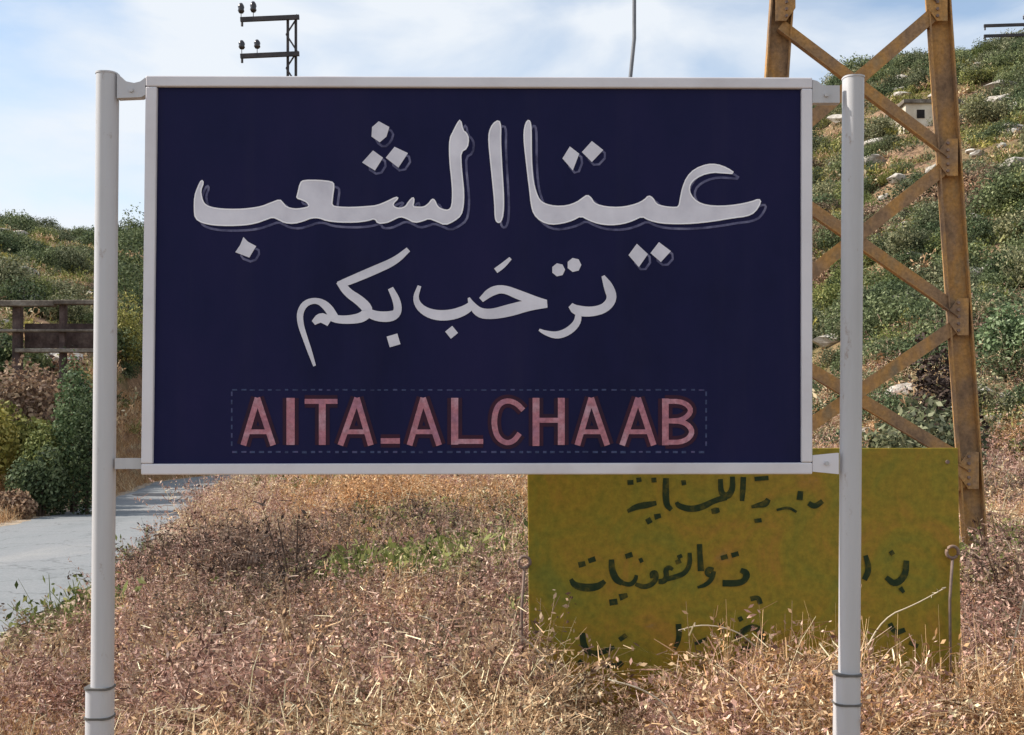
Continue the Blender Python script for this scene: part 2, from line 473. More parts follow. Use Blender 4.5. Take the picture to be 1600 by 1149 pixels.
def strip(name, ys, x0, x1, z, mat, label, cat, nx=6, wob=0.0, kind='structure'):
    vs = []; fs = []
    for i, y in enumerate(ys):
        a = x0(y) + wob * (random.random() - .5); b = x1(y) + wob * (random.random() - .5)
        for k in range(nx + 1):
            vs.append((a + (b - a) * k / nx, y, z))
    for i in range(len(ys) - 1):
        for k in range(nx):
            p = i * (nx + 1) + k
            fs.append((p, p + 1, p + nx + 2, p + nx + 1))
    m = MB(); m.v = vs; m.f = fs; o = m.build(name, mat)
    return tag(o, label, cat, kind=kind)
xr_ = lambda y: float(np.interp(y, ROAD_Y, ROAD_R)); xl_ = lambda y: float(np.interp(y, ROAD_Y, ROAD_L))
ysr = list(np.linspace(-25, 83, 260))
strip('verge', ysr, lambda y: xl_(y) - 0.75, lambda y: xr_(y) + 0.55, 0.000, M_VERGE, 'sandy verge along both sides of the pale road', 'road verge', wob=0.10)
strip('road', ysr, lambda y: xl_(y), lambda y: xr_(y), 0.012, M_ROAD, 'narrow pale grey asphalt road bending away on the left', 'road', wob=0.16)

# shade line across the far road, painted as a flat dark patch
def tar():  # builds the painted shade patch, not real tar
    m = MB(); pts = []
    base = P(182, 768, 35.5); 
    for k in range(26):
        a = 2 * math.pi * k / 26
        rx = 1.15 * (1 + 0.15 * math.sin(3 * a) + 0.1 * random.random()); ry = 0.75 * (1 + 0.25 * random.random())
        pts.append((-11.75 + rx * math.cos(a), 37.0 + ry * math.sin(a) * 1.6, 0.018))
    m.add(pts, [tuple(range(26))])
    o = m.build('painted_shade_patch', noisy('road_shade_paint', [(0.03, 0.03, 0.035), (0.07, 0.07, 0.075)], 2, 0.6, bstr=0.1))
    tag(o, 'dark painted shade line across the far stretch of pale road', 'painted shade patch', kind='structure')
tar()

# ------------------------------------------------------------------ vegetation meshes (numpy)
def mesh_np(name, V, faces, mat):
    me = bpy.data.meshes.new(name)
    V = np.asarray(V, np.float32); faces = np.asarray(faces, np.int32)
    k = faces.shape[1]
    me.vertices.add(len(V)); me.vertices.foreach_set('co', V.ravel())
    me.loops.add(faces.size); me.loops.foreach_set('vertex_index', faces.ravel())
    me.polygons.add(len(faces))
    me.polygons.foreach_set('loop_start', np.arange(0, faces.size, k, dtype=np.int32))
    me.polygons.foreach_set('loop_total', np.full(len(faces), k, np.int32))
    me.update(calc_edges=True); me.validate()
    me.materials.append(mat)
    return me

def leaf_cloud(r, n, lobes, leaf, flat=0.8, seed=0, inner=0.25, aspect=0.55, sc=(1, 1, 1)):
    """leaf quads on and inside the surface of several lobes; unit radius bush, base at z=0"""
    g = np.random.default_rng(seed)
    C = []; Rad = []
    for k in range(lobes):
        a = g.random() * 6.28; d = (0.15 + 0.55 * g.random()) if k else 0
        h = 0.35 + 0.55 * g.random() * (1 - 0.5 * d)
        C.append((math.cos(a) * d, math.sin(a) * d, h * flat + 0.08)); Rad.append(0.26 + 0.28 * g.random())
    C = np.array(C); Rad = np.array(Rad)
    k = g.choice(lobes, n, p=Rad ** 2 / (Rad ** 2).sum())
    dirs = g.normal(size=(n, 3)); dirs /= np.linalg.norm(dirs, axis=1)[:, None]
    rad = Rad[k] * (1 - inner * g.random(n) ** 1.5 + 0.10 * g.normal(size=n) * (g.random(n) < .35))
    p = C[k] + dirs * rad[:, None]
    p[:, 2] = np.abs(p[:, 2])
    p[:, 2] = np.maximum(p[:, 2], 0.02)
    p = p * np.array(sc)
    nrm = dirs + 0.75 * g.normal(size=(n, 3)); nrm /= np.linalg.norm(nrm, axis=1)[:, None]
    t = np.cross(nrm, g.normal(size=(n, 3))); t /= np.linalg.norm(t, axis=1)[:, None]
    b = np.cross(nrm, t)
    s = leaf * (0.6 + 0.8 * g.random(n))[:, None]
    V = np.stack([p - t * s, p + b * s * aspect - t * s * 0.1, p + t * s, p - b * s * aspect + t * s * .1], 1).reshape(-1, 3) * r
    Fc = np.arange(n * 4).reshape(-1, 4)
    return V, Fc

SRC = bpy.data.collections.new('plant_sources')      # never linked to the scene
def src_col(name, meshes):
    c = bpy.data.collections.new(name)
    for i, me in enumerate(meshes):
        o = bpy.data.objects.new('%s_%02d' % (name, i), me); c.objects.link(o)
    return c

_gn = {}
def scatter_group(coll):
    if coll.name in _gn: return _gn[coll.name]
    ng = bpy.data.node_groups.new('scatter_' + coll.name, 'GeometryNodeTree')
    ng.interface.new_socket('Geometry', in_out='INPUT', socket_type='NodeSocketGeometry')
    ng.interface.new_socket('Geometry', in_out='OUTPUT', socket_type='NodeSocketGeometry')
    N = ng.nodes.new
    gi = N('NodeGroupInput'); go = N('NodeGroupOutput')
    ip = N('GeometryNodeInstanceOnPoints'); ci = N('GeometryNodeCollectionInfo')
    ci.inputs['Collection'].default_value = coll
    ci.inputs['Separate Children'].default_value = True
    ci.inputs['Reset Children'].default_value = True
    def attr(n, ty):
        a = N('GeometryNodeInputNamedAttribute'); a.data_type = ty; a.inputs['Name'].default_value = n
        return a.outputs['Attribute']
    l = ng.links.new
    l(gi.outputs[0], ip.inputs['Points']); l(ci.outputs[0], ip.inputs['Instance'])
    ip.inputs['Pick Instance'].default_value = True
    l(attr('pick', 'INT'), ip.inputs['Instance Index'])
    l(attr('rot', 'FLOAT_VECTOR'), ip.inputs['Rotation'])
    l(attr('scl', 'FLOAT_VECTOR'), ip.inputs['Scale'])
    l(ip.outputs[0], go.inputs[0])
    _gn[coll.name] = ng
    return ng

def scatter(name, coll, pts, rot, scl, pick, label, cat):
    me = bpy.data.meshes.new(name)
    me.vertices.add(len(pts)); me.vertices.foreach_set('co', np.asarray(pts, np.float32).ravel())
    a = me.attributes.new('rot', 'FLOAT_VECTOR', 'POINT'); a.data.foreach_set('vector', np.asarray(rot, np.float32).ravel())
    a = me.attributes.new('scl', 'FLOAT_VECTOR', 'POINT'); a.data.foreach_set('vector', np.asarray(scl, np.float32).ravel())
    a = me.attributes.new('pick', 'INT', 'POINT'); a.data.foreach_set('value', np.asarray(pick, np.int32))
    me.update()
    o = bpy.data.objects.new(name, me); COL.objects.link(o)
    md = o.modifiers.new('scatter', 'NODES'); md.node_group = scatter_group(coll)
    return tag(o, label, cat, kind='stuff')

def depth_at(px, py, y0=25, y1=149, lift=0.0):
    """depth where the view ray through a photo pixel meets the slope"""
    Y = np.linspace(y0, y1, 900); x = (px - 800) / F * Y
    z = CAM_Z + (HY - py) / F * Y
    h = height(x, Y) + lift
    k = np.nonzero(h > z)[0]
    return float(Y[k[0]]) if len(k) else y1
BIG_ROCKS = [(1402, 285, 20, 'bright white boulder between the pylon brace and the right post'), (1382, 312, 14, 'small pale rock below the bright white boulder'),
             (1520, 348, 18, 'flat pale rock just right of the pylon leg, mid height'), (1527, 110, 16, 'pale rock near the ridge right of the pylon'),
             (1565, 232, 12, 'pale rock on the upper slope near the right edge'), (1392, 78, 14, 'grey rock on the ridge left of the pylon leg'),
             (8, 508, 12, 'pale pinkish rock left of the concrete frame'), (1300, 262, 12, 'pale rock seen between the sign and its right post'),
             (1296, 515, 12, 'low pale ledge rock seen between sign and right post')]
BIG_ROCKS = [(a, b, c, l, depth_at(a, b)) for a, b, c, l in BIG_ROCKS]
HUT_Y = depth_at(1455, 196)
# ------------------------------------------------------------------ hillside shrubs
KINDS = [
    ('dark', M_LF_DARK, 0.36), ('grey', M_LF_GREY, 0.30), ('bright', M_LF_BRIGHT, 0.24), ('brown', M_LF_BROWN, 0.10)]
shrub_mesh = {}
for ki, (kn, mt, _) in enumerate(KINDS):
    for v in range(3):
        V, Fc = leaf_cloud(1.0, 2300, 9 + v, 0.042, flat=0.62, inner=0.45, seed=50 + ki * 10 + v)
        shrub_mesh[(kn, v)] = mesh_np('%s_shrub_foliage' % kn, V, Fc, mt)
allm = [shrub_mesh[(k[0], v)] for k in KINDS for v in range(3)]
C_SHRUB = src_col('hill_shrub', allm)

n = 14000
rr = np.sqrt(rng.random(n) * (172 ** 2 - 27 ** 2) + 27 ** 2)
az = R(-36) + rng.random(n) * R(72)
rr[:1500] = 28 + 34 * rng.random(1500); az[:1500] = R(2) + rng.random(1500) * R(34)
X = np.sin(az) * rr; Y = np.cos(az) * rr
foot = np.interp(az, AZ, FOOT)
dens = VN[0](X * 0.09 + 40, Y * 0.09) + 0.6 * VN[3](X * 0.25, Y * 0.25) + 0.1
xr = np.interp(Y, ROAD_Y, ROAD_R); xl = np.interp(Y, ROAD_Y, ROAD_L)
offroad = ((X > xr + 2.4) | (X < xl - 1.8) | (Y > 88))
keep = (dens > np.interp(rr, [30, 80], [-0.12, -0.02])) & (rr > foot - 1) & offroad
px_ = 800 + F * X / Y
# keep the concrete frame, the hut and the pylon foot clear
keep &= ~((px_ < 175) & (px_ > -60) & (Y > 37) & (Y < 47.5))
keep &= ~((px_ > 1400) & (px_ < 1512) & (Y > HUT_Y - 13) & (Y < HUT_Y + 5))
for (a_, b_, c_, l_, d_) in BIG_ROCKS:
    keep &= ~((np.abs(px_ - a_) < c_ * 0.8 + 8) & (Y > d_ - 6) & (Y < d_ + 1.0))
# bare pinkish terrace banks breaking up the cover
keep &= ~(((Z0 := height(X, Y)) % 9.0 < 0.9) & (VN[1](X * 0.06, Y * 0.06) > -0.05))
X, Y, rr, px_ = X[keep], Y[keep], rr[keep], px_[keep]
S = (0.55 + 1.35 * rng.random(len(X)) ** 1.6) * np.interp(rr, [27, 60, 150], [0.55, 0.95, 1.35])
# kind by patches
pk = VN[5](X * 0.07, Y * 0.07) * 1.1 + rng.random(len(X)) * 0.95
edges = np.quantile(pk, np.cumsum([k[2] for k in KINDS])[:-1])
kid = np.searchsorted(edges, pk)
kid = np.where((kid == 3) & (px_ < 300) & (rr > 62), rng.integers(0, 2, len(kid)), kid)
order = rng.permutation(len(X))[:6200]
X, Y, rr, px_, S, kid = X[order], Y[order], rr[order], px_[order], S[order], kid[order]
S = S * np.where((kid == 0) & (VN[2](X * 0.05 + 3, Y * 0.05) > 0.05) & (rr > 65), 1.45, 1.0) * np.where(kid == 2, 0.85, 1.0)
Z = height(X, Y)
var = rng.integers(0, 3, len(X))
py_ = HY - F * (Z + S - CAM_Z) / Y
hid = (px_ > 250) & (px_ < 1245) & (py_ > 120) & (py_ < 760)
inv = (px_ > -30) & (px_ < 1630) & ~hid
size = np.where(inv, S / Y, 0)
top = np.argsort(-size)[:290]
WORDS = {'dark': 'dark green', 'grey': 'grey-green', 'bright': 'fresh green', 'brown': 'withered brown'}
def zone(px, py):
    if px < 140: z = 'left of the left sign post'
    elif px < 250: z = 'between left post and sign frame'
    elif px < 1312: z = 'between sign frame and right post'
    elif px < 1470: z = 'between right post and pylon leg'
    else: z = 'right of the pylon leg'
    h = 'near ridge' if (py < 210 if px > 700 else py < 380) else ('mid slope' if (py < 430 if px > 700 else py < 480) else 'low slope')
    return h + ' ' + z
for i in top:
    kn = KINDS[kid[i]][0]
    o = bpy.data.objects.new('hillside_shrub', shrub_mesh[(kn, int(var[i]))]); COL.objects.link(o)
    o.location = (X[i], Y[i], Z[i] - 0.08)
    o.rotation_euler = (0, 0, rng.random() * 6.28)
    s = S[i]; o.scale = (s * (0.85 + 0.4 * rng.random()), s * (0.85 + 0.4 * rng.random()), s * (0.8 + 0.5 * rng.random()))
    zn = 'seen ' + zone(px_[i], py_[i]); sz = 'big' if S[i] > 1.7 else ('small' if S[i] < 0.95 else 'middling')
    tag(o, '%s %s shrub %s' % (sz, WORDS[kn], zn), 'shrub', '%s %s shrubs %s' % (sz, WORDS[kn], zn))
rest = np.setdiff1d(np.arange(len(X)), top)
nr_ = len(rest)
scatter('hillside_scrub', C_SHRUB, np.stack([X[rest], Y[rest], Z[rest] - 0.08], 1),
        np.stack([np.zeros(nr_), np.zeros(nr_), rng.random(nr_) * 6.28], 1),
        np.stack([S[rest] * (0.85 + 0.4 * rng.random(nr_)), S[rest] * (0.85 + 0.4 * rng.random(nr_)), S[rest] * (0.8 + 0.5 * rng.random(nr_))], 1),
        kid[rest] * 3 + var[rest], 'mass of green and brown scrub covering the hills', 'scrub')

# low dry tufts carpeting the hills
def stem_clump(n, h, spread, width, seed, seg=3, lean=0.5, curl=0.5, leaves=0, leaf=0.02, twig=0):
    g = np.random.default_rng(seed)
    Vs = []; Fs = []; c = 0
    for i in range(n):
        a = g.random() * 6.28; d = spread * math.sqrt(g.random())
        p = np.array([math.cos(a) * d, math.sin(a) * d, -0.02])
        la = g.random() * 6.28; ln = lean * g.random() ** 0.8
        v = np.array([math.cos(la) * ln, math.sin(la) * ln, 1.0]); v /= np.linalg.norm(v)
        hh = h * (0.45 + 0.75 * g.random()); st = hh / seg
        ca = g.random() * 6.28; cv = np.array([math.cos(ca), math.sin(ca), -0.35]) * curl * g.random() / seg
        w = width * (0.6 + 0.8 * g.random())
        fa = g.random() * 3.14; side = np.array([math.cos(fa), math.sin(fa), 0])
        pts = [p]
        for k in range(seg):
            v = v + cv * (k + 1); v /= np.linalg.norm(v)
            p = p + v * st; pts.append(p)
        b0 = c
        for k, q in enumerate(pts):
            ww = w * (1 - 0.75 * k / seg)
            Vs += [q - side * ww / 2, q + side * ww / 2]; c += 2
        for k in range(seg):
            Fs.append((b0 + 2 * k, b0 + 2 * k + 1, b0 + 2 * k + 3, b0 + 2 * k + 2))
        for k in range(leaves):
            t = g.random() ** 0.6; idx = min(seg - 1, int(t * seg)); fr = t * seg - idx
            q = pts[idx] * (1 - fr) + pts[idx + 1] * fr
            q = q + g.normal(size=3) * leaf * 0.8
            u = g.normal(size=3); u /= np.linalg.norm(u); w2 = np.cross(u, g.normal(size=3)); w2 /= np.linalg.norm(w2)
            s = leaf * (0.5 + g.random())
            Vs += [q - u * s, q + w2 * s * .45, q + u * s, q - w2 * s * .45]; Fs.append((c, c + 1, c + 2, c + 3)); c += 4
        for k in range(twig):
            t = 0.35 + 0.6 * g.random(); idx = min(seg - 1, int(t * seg)); fr = t * seg - idx
            q = pts[idx] * (1 - fr) + pts[idx + 1] * fr
            u = g.normal(size=3); u[2] = abs(u[2]) * 0.6; u /= np.linalg.norm(u); ln2 = h * 0.13 * (0.4 + g.random())
            w2 = np.cross(u, g.normal(size=3)); w2 /= np.linalg.norm(w2)
            s = w * 0.45
            Vs += [q - w2 * s, q + w2 * s, q + u * ln2 + w2 * s * .6, q + u * ln2 - w2 * s * .6]; Fs.append((c, c + 1, c + 2, c + 3)); c += 4
    return np.array(Vs), np.array(Fs)

def clump_meshes(tagname, mats, specs):
    out = []
    for i, (mt, kw) in enumerate(zip(mats, specs)):
        V, Fc = stem_clump(seed=300 + i + len(tagname) * 13, **kw)
        out.append(mesh_np(tagname, V, Fc, mt))
    return out

weed_specs = [dict(n=54, h=0.34, spread=0.20, width=0.0042, lean=0.9, curl=1.9, leaves=11, leaf=0.0085, twig=4, seg=5)] * 3 + \
             [dict(n=40, h=0.48, spread=0.14, width=0.0042, lean=0.7, curl=1.2, leaves=15, leaf=0.0085, twig=5, seg=5)] * 2 + \
             [dict(n=60, h=0.22, spread=0.22, width=0.0038, lean=1.2, curl=2.4, leaves=11, leaf=0.010, twig=3, seg=4)] * 3
C_WEED = src_col('dry_weed', clump_meshes('dry_weed', [M_DRY, M_DRYP, M_DRYO, M_DRY, M_DRYP, M_DRY, M_DRYP, M_DRYO], weed_specs))
C_BUSH = src_col('dry_brush', clump_meshes('dry_brush', [M_DRYP, M_DRY, M_DRYP, M_LF_BROWN], [dict(n=54, h=0.44, spread=0.15, width=0.0045, lean=0.8, curl=0.8, leaves=20, leaf=0.010, twig=6, seg=4)] * 4))
C_GREEN = src_col('green_weed', clump_meshes('green_weed', [M_GRN, M_GRN, M_LF_BRIGHT], [dict(n=44, h=0.26, spread=0.15, width=0.009, lean=1.1, curl=1.0, leaves=5, leaf=0.02, seg=3)] * 3))
C_GRASS = src_col('gold_grass', clump_meshes('gold_grass', [M_DRYO, M_DRY, M_DRYO], [dict(n=60, h=0.20, spread=0.20, width=0.0045, lean=0.9, curl=0.8, leaves=0, seg=3)] * 3))
C_TUFT = src_col('hill_tuft', clump_meshes('hill_tuft', [M_DRY, M_LF_OLIVE, M_GRN, M_LF_GREY], [dict(n=30, h=0.55, spread=0.65, width=0.05, lean=1.2, curl=0.8, leaves=3, leaf=0.07, seg=2)] * 4))

def pts_region(n, y0, y1, u0, u1, dmin=0.5, seed=1, power=0.5):
    g = np.random.default_rng(seed)
    # uniform in area within a fan in front of the camera
    Y = np.sqrt(g.random(n) * (y1 ** 2 - y0 ** 2) + y0 ** 2)
    U = u0 + (u1 - u0) * g.random(n)
    X = U * Y
    k = X > np.interp(Y, ROAD_Y, ROAD_R) + dmin
    return X[k], Y[k], g

def put(name, coll, X, Y, g, smin, smax, npick, label, cat, squash=None, tilt=0.25, picks=None, mul=1.0):
    n = len(X); Z = height(X, Y)
    s = (smin + (smax - smin) * g.random(n)) * mul
    sx = np.stack([s, s, s * (0.8 + 0.4 * g.random(n))], 1)
    rot = np.stack([tilt * g.normal(size=n), tilt * g.normal(size=n), g.random(n) * 6.28], 1)
    pk = g.integers(0, npick, n) if picks is None else picks
    return scatter(name, coll, np.stack([X, Y, Z], 1), rot, sx, pk, label, cat)

BX0, BX1, BY = (832 - 800) / F * 5.0, (1500 - 800) / F * 5.0, 5.0    # yellow board span
def free_board(X, Y, S=0.0):
    return ~((X > BX0 - 0.05) & (X < BX1 + 0.05) & (Y > BY - 0.10) & (Y < BY + 0.12))

# dry tangle, three depth bands
hw = 0.60
for i, (nn, y0, y1, s0, s1) in enumerate([(5200, 3.62, 7.5, 0.75, 1.25), (7500, 7.5, 16, 0.8, 1.5), (7000, 16, 36, 1.2, 2.6)]):
    X_, Y_, g = pts_region(nn, y0, y1, -hw, 0.62, 0.75 if i else 0.6, seed=20 + i)
    k = free_board(X_, Y_)
    # shorter and sparser just in front of the yellow board's left part
    front = (Y_ < 4.95) & (X_ > BX0 - 0.1) & (X_ < BX1 + 0.1)
    k &= ~(front & (Y_ < 4.2) & (g.random(len(X_)) < 0.55))
    X_, Y_ = X_[k], Y_[k]
    pz = 800 + F * X_ / Y_
    k2 = ~((pz < 175) & (g.random(len(X_)) < 0.8)); X_, Y_, pz = X_[k2], Y_[k2], pz[k2]
    low = (Y_ < 4.95) & (pz > 822) & (pz < 1150)
    k = ~(low & (g.random(len(X_)) < 0.45)); X_, Y_, low, pz = X_[k], Y_[k], low[k], pz[k]
    pat = VN[2](X_ * 0.6, Y_ * 0.45) + 0.10 * g.normal(size=len(X_))
    picks = np.where(pat > 0.12, g.choice([0, 3, 5], len(X_)), np.where(pat > -0.12, g.choice([1, 4, 6], len(X_)), g.choice([2, 7, 0], len(X_))))
    if i == 2:
        pq = 800 + F * X_ / Y_
        picks = np.where((pq > 430) & (pq < 900) & (g.random(len(X_)) < 0.5), g.choice([2, 7], len(X_)), picks)
    if i == 1:
        pq = 800 + F * X_ / Y_
        picks = np.where((pq > 430) & (Y_ > 12.5) & (g.random(len(X_)) < 0.55), g.choice([2, 7], len(X_)), picks)
    put('dry_weeds', C_WEED, X_, Y_, g, s0, s1, 8, ['tangled dry brown weeds nearest the sign posts', 'tangled dry weeds behind the yellow board', 'distant dry weeds below the blue sign'][i], 'dry weeds', picks=picks, mul=np.where(low, 0.36, 1.0) * np.where((pz > 1490) & (pz < 1570) & (Y_ < 9.6), 0.6, 1.0) * (1.0 + 0.75 * VN[4](X_ * 1.1 + 9, Y_ * 0.9)))
gg = np.random.default_rng(77)
n = 260; U_ = gg.uniform((1120 - 800) / F, (1640 - 800) / F, n); Y_ = gg.uniform(4.35, 4.85, n); X_ = U_ * Y_
pz = 800 + F * U_
k = (gg.random(n) < np.where((pz > 1140) & (pz < 1340), 1.0, 0.45)); X_, Y_ = X_[k], Y_[k]
pxx = 800 + F * X_ / Y_
tall = np.where((pxx > 1140) & (pxx < 1330), 1.75, 1.25)
C_TALL = src_col('tall_weed', clump_meshes('tall_weed', [M_DRY, M_DRYP, M_DRYO], [dict(n=10, h=0.50, spread=0.14, width=0.0048, lean=0.55, curl=0.9, leaves=4, leaf=0.013, twig=3, seg=5)] * 3))
put('tall_weeds', C_TALL, X_, Y_, gg, 0.8, 1.25, 3, 'tall dry weeds standing in front of the yellow board', 'dry weeds', tilt=0.1)
# bushy dry clumps
gb = np.random.default_rng(41)
bx = []; by = []
for (p0, p1, d0, d1, cnt) in [(200, 470, 8.2, 15, 260), (300, 820, 10, 20, 240), (180, 820, 4.4, 8, 300), (10, 180, 5.2, 8, 25), (1500, 1700, 5.5, 14, 90)]:
    d = gb.uniform(d0, d1, cnt); q = gb.uniform(p0, p1, cnt)
    bx += list((q - 800) / F * d); by += list(d)
bx = np.array(bx); by = np.array(by); k = bx > np.interp(by, ROAD_Y, ROAD_R) + 0.8
put('dry_brush', C_BUSH, bx[k], by[k], gb, 0.8, 1.35, 4, 'bushy twiggy dry brush rising from the weeds', 'dry brush', tilt=0.12)
M_BRUSHD = leaf_mat('dark_dry_brush', [(0.03, 0.018, 0.014), (0.09, 0.055, 0.042), (0.18, 0.12, 0.09), (0.34, 0.25, 0.19)], 0.1, 0.3)
C_BUSHD = src_col('dark_brush', clump_meshes('dark_brush', [M_BRUSHD] * 3, [dict(n=50, h=0.46, spread=0.16, width=0.005, lean=0.75, curl=0.8, leaves=16, leaf=0.011, twig=6, seg=4)] * 3))
bx = []; by = []
for (p0, p1, d0, d1, cnt) in [(360, 500, 8.3, 12, 60), (220, 360, 9.5, 13, 26), (500, 820, 10.5, 16, 26), (640, 700, 12, 14, 10), (1560, 1640, 6, 9, 6)]:
    d = gb.uniform(d0, d1, cnt); q = gb.uniform(p0, p1, cnt)
    bx += list((q - 800) / F * d); by += list(d)
put('dark_brush', C_BUSHD, np.array(bx), np.array(by), gb, 1.0, 1.7, 3, 'dark withered brush standing among the paler weeds', 'dry brush', tilt=0.12)
# loose stones lying in the weeds
C_PEB = src_col('pebble', [])
n = 500; Y_ = 4 + 22 * gb.random(n) ** 1.4; X_ = (-0.55 + 1.1 * gb.random(n)) * Y_
PEB = (X_, Y_)
# golden grass along the road bank at lower left
X_, Y_, g = pts_region(6500, 4.6, 11, -0.60, -0.30, 0.55, seed=31)
put('golden_grass', C_GRASS, X_, Y_, g, 0.7, 1.2, 3, 'short golden dry grass beside the road, lower left', 'grass')
# green weeds patches
g = np.random.default_rng(5)
gx = []; gy = []
for (px, Yd, rad, cnt) in [(592, 9.8, 0.8, 190), (735, 10.0, 0.45, 70), (560, 9.2, 0.4, 60), (660, 9.3, 0.4, 40), (650, 15.5, 1.3, 60), (1560, 14, 1.5, 90), (1575, 8.2, 0.5, 70), (1590, 10.5, 0.9, 90), (1560, 24, 3.0, 160), (225, 13.2, 0.3, 9), (95, 8.9, 0.25, 7), (700, 13, 0.8, 50), (800, 8.6, 0.25, 14), (880, 6.6, 0.5, 12), (390, 24, 0.8, 24), (1000, 17, 2.5, 60), (340, 30, 1.0, 20)]:
    cx = (px - 800) / F * Yd
    a = g.random(cnt) * 6.28; r_ = np.sqrt(g.random(cnt)) * rad
    gx += list(cx + np.cos(a) * r_ * 1.3); gy += list(Yd + np.sin(a) * r_ * 1.4)
gx = np.array(gx); gy = np.array(gy); kg = (gy > 5.35) & (gx > np.interp(gy, ROAD_Y, ROAD_R) + 0.35)
put('green_weeds', C_GREEN, gx[kg], gy[kg], g, 1.2, 2.1, 3, 'patches of green weeds growing among the dry ones', 'green weeds', tilt=0.15)
# sparse low growth at the camera's feet and beside the road
X_ = -9 + 18 * g.random(2600); Y_ = -7 + 10.4 * g.random(2600)
k = (X_ > np.interp(Y_, ROAD_Y, ROAD_R) + 0.6) & (np.hypot(X_, Y_) > 1.0); X_, Y_ = X_[k], Y_[k]
put('stubble', C_GRASS, X_, Y_, g, 0.5, 0.9, 3, 'short dry stubble in front of the sign posts', 'grass')
# far verge of the road
n = 2600; Y_ = 12 + 50 * g.random(n) ** 1.2; X_ = np.interp(Y_, ROAD_Y, ROAD_L) - 0.5 - 3.2 * g.random(n)
put('roadside_grass', C_GRASS, X_, Y_, g, 1.4, 2.8, 3, 'orange dry grass along the far side of the road', 'grass')
# hill tufts
n = 9000; rr2 = np.sqrt(g.random(n) * (165 ** 2 - 24 ** 2) + 24 ** 2); az2 = R(-34) + g.random(n) * R(68)
X_ = np.sin(az2) * rr2; Y_ = np.cos(az2) * rr2
k = ((X_ > np.interp(Y_, ROAD_Y, ROAD_R) + 1.6) | (X_ < np.interp(Y_, ROAD_Y, ROAD_L) - 1.5) | (Y_ > 86)); X_, Y_ = X_[k], Y_[k]
put('hill_tufts', C_TUFT, X_, Y_, g, 0.7, 1.6, 4, 'low dry tufts between the shrubs on the hills', 'dry tufts')

# ------------------------------------------------------------------ limestone rocks on the slopes
def rock_mesh(seed):
    g = np.random.default_rng(seed)
    bm = bmesh.new(); bmesh.ops.create_icosphere(bm, subdivisions=2, radius=1.0)
    dirs = g.normal(size=(7, 3)); dirs /= np.linalg.norm(dirs, axis=1)[:, None]
    lim = 0.55 + 0.3 * g.random(7)
    for v in bm.verts:
        c = np.array(v.co)
        for d, l in zip(dirs, lim):
            e = c @ d
            if e > l: c = c - d * (e - l)
        v.co = c * (1 + 0.05 * g.normal())
        v.co.z *= 0.62
    me = bpy.data.meshes.new('rock'); bm.to_mesh(me); bm.free(); me.materials.append(M_ROCK)
    return me
ROCKS = [rock_mesh(s) for s in (3, 5, 8, 11)]
for m_ in ROCKS: C_PEB.objects.link(bpy.data.objects.new('pebble', m_))
kk = (PEB[0] > np.interp(PEB[1], ROAD_Y, ROAD_R) + 0.3)
put('loose_stones', C_PEB, PEB[0][kk], PEB[1][kk], np.random.default_rng(3), 0.02, 0.075, 4, 'small loose stones scattered among the dry weeds', 'stones')
def rock(px, py, Y, s, label, group, rz=None, sc=(1, 1, 1)):
    # rests on the slope at that depth and column
    x = (px - 800) / F * Y
    o = bpy.data.objects.new('rock', random.choice(ROCKS)); COL.objects.link(o)
    o.location = (x, Y, hz(x, Y) + s * 0.30)
    o.rotation_euler = (0.2 * random.random(), 0.2 * random.random(), random.random() * 6.28)
    o.scale = (s * sc[0], s * sc[1], s * sc[2])
    tag(o, label, 'rock', group)
    return o
for (px, py, spx, lb, Yd) in BIG_ROCKS:
    s = spx / F * Yd * 0.8
    rock(px, py, Yd, s, lb, None)
g = np.random.default_rng(12)
for i in range(110):
    left = i % 3 == 0
    px = g.uniform(0, 140) if left else g.uniform(1270, 1600)
    py = g.uniform(350, 640) if left else g.uniform(130, 700)
    Yd = depth_at(px, py)
    if Yd > 148: continue
    rock(px, py, Yd, g.uniform(0.35, 0.95) * (0.5 + Yd / 130), 'weathered limestone rock %s' % zone(px, py), 'limestone rocks %s' % zone(px, py), sc=(1.3, 1, 0.8))
for (px, py, Yd, s, lb) in [(348, 0, 27, 0.30, 'whitish stone at the road edge under the sign'), (372, 0, 25.5, 0.2, 'smaller whitish stone right of the one at the road edge'), (690, 0, 17, 0.13, 'pale stone lying in brown weeds below the sign'), (1240, 0, 4.15, 0.035, 'small pale pebble beside the right post'), (183, 0, 15.5, 0.07, 'small white stone against the left post at the road edge')]:
    rock(px, py, Yd, s, lb, None)

# ------------------------------------------------------------------ near shrubs on the left
def big_shrub(name, px, Y, r, hgt, mat, label, seed, n=5200, leaf=0.032, lobes=12, flat=0.9):
    x = (px - 800) / F * Y; z = hz(x, Y)
    root = empty(name, (x, Y, z), label, 'shrub')
    V, Fc = leaf_cloud(1.0, n, lobes, leaf * 1.9 * math.sqrt(r), flat=flat, seed=seed, inner=0.35, sc=(r, r, hgt))
    o = bpy.data.objects.new('foliage', mesh_np('foliage', V, Fc, mat)); COL.objects.link(o); o.parent = root
    g = np.random.default_rng(seed)
    for k in range(5):
        m = MB(); a = g.random() * 6.28; q = 0.35 * r
        m.tube([(0.06 * math.cos(a), 0.06 * math.sin(a), -0.1), (q * .5 * math.cos(a), q * .5 * math.sin(a), hgt * .3), (q * math.cos(a + .3), q * math.sin(a + .3), hgt * .65)], [0.035, 0.025, 0.01], 6)
        me = m.mesh('stem', M_BARK); s = bpy.data.objects.new('stem', me); COL.objects.link(s); s.parent = root
    return root
big_shrub('leafy_shrub', 116, 27, 0.72, 3.0, M_LF_MID, 'tall ragged green leafy shrub beside the left sign post', 71, flat=1.0, lobes=16)
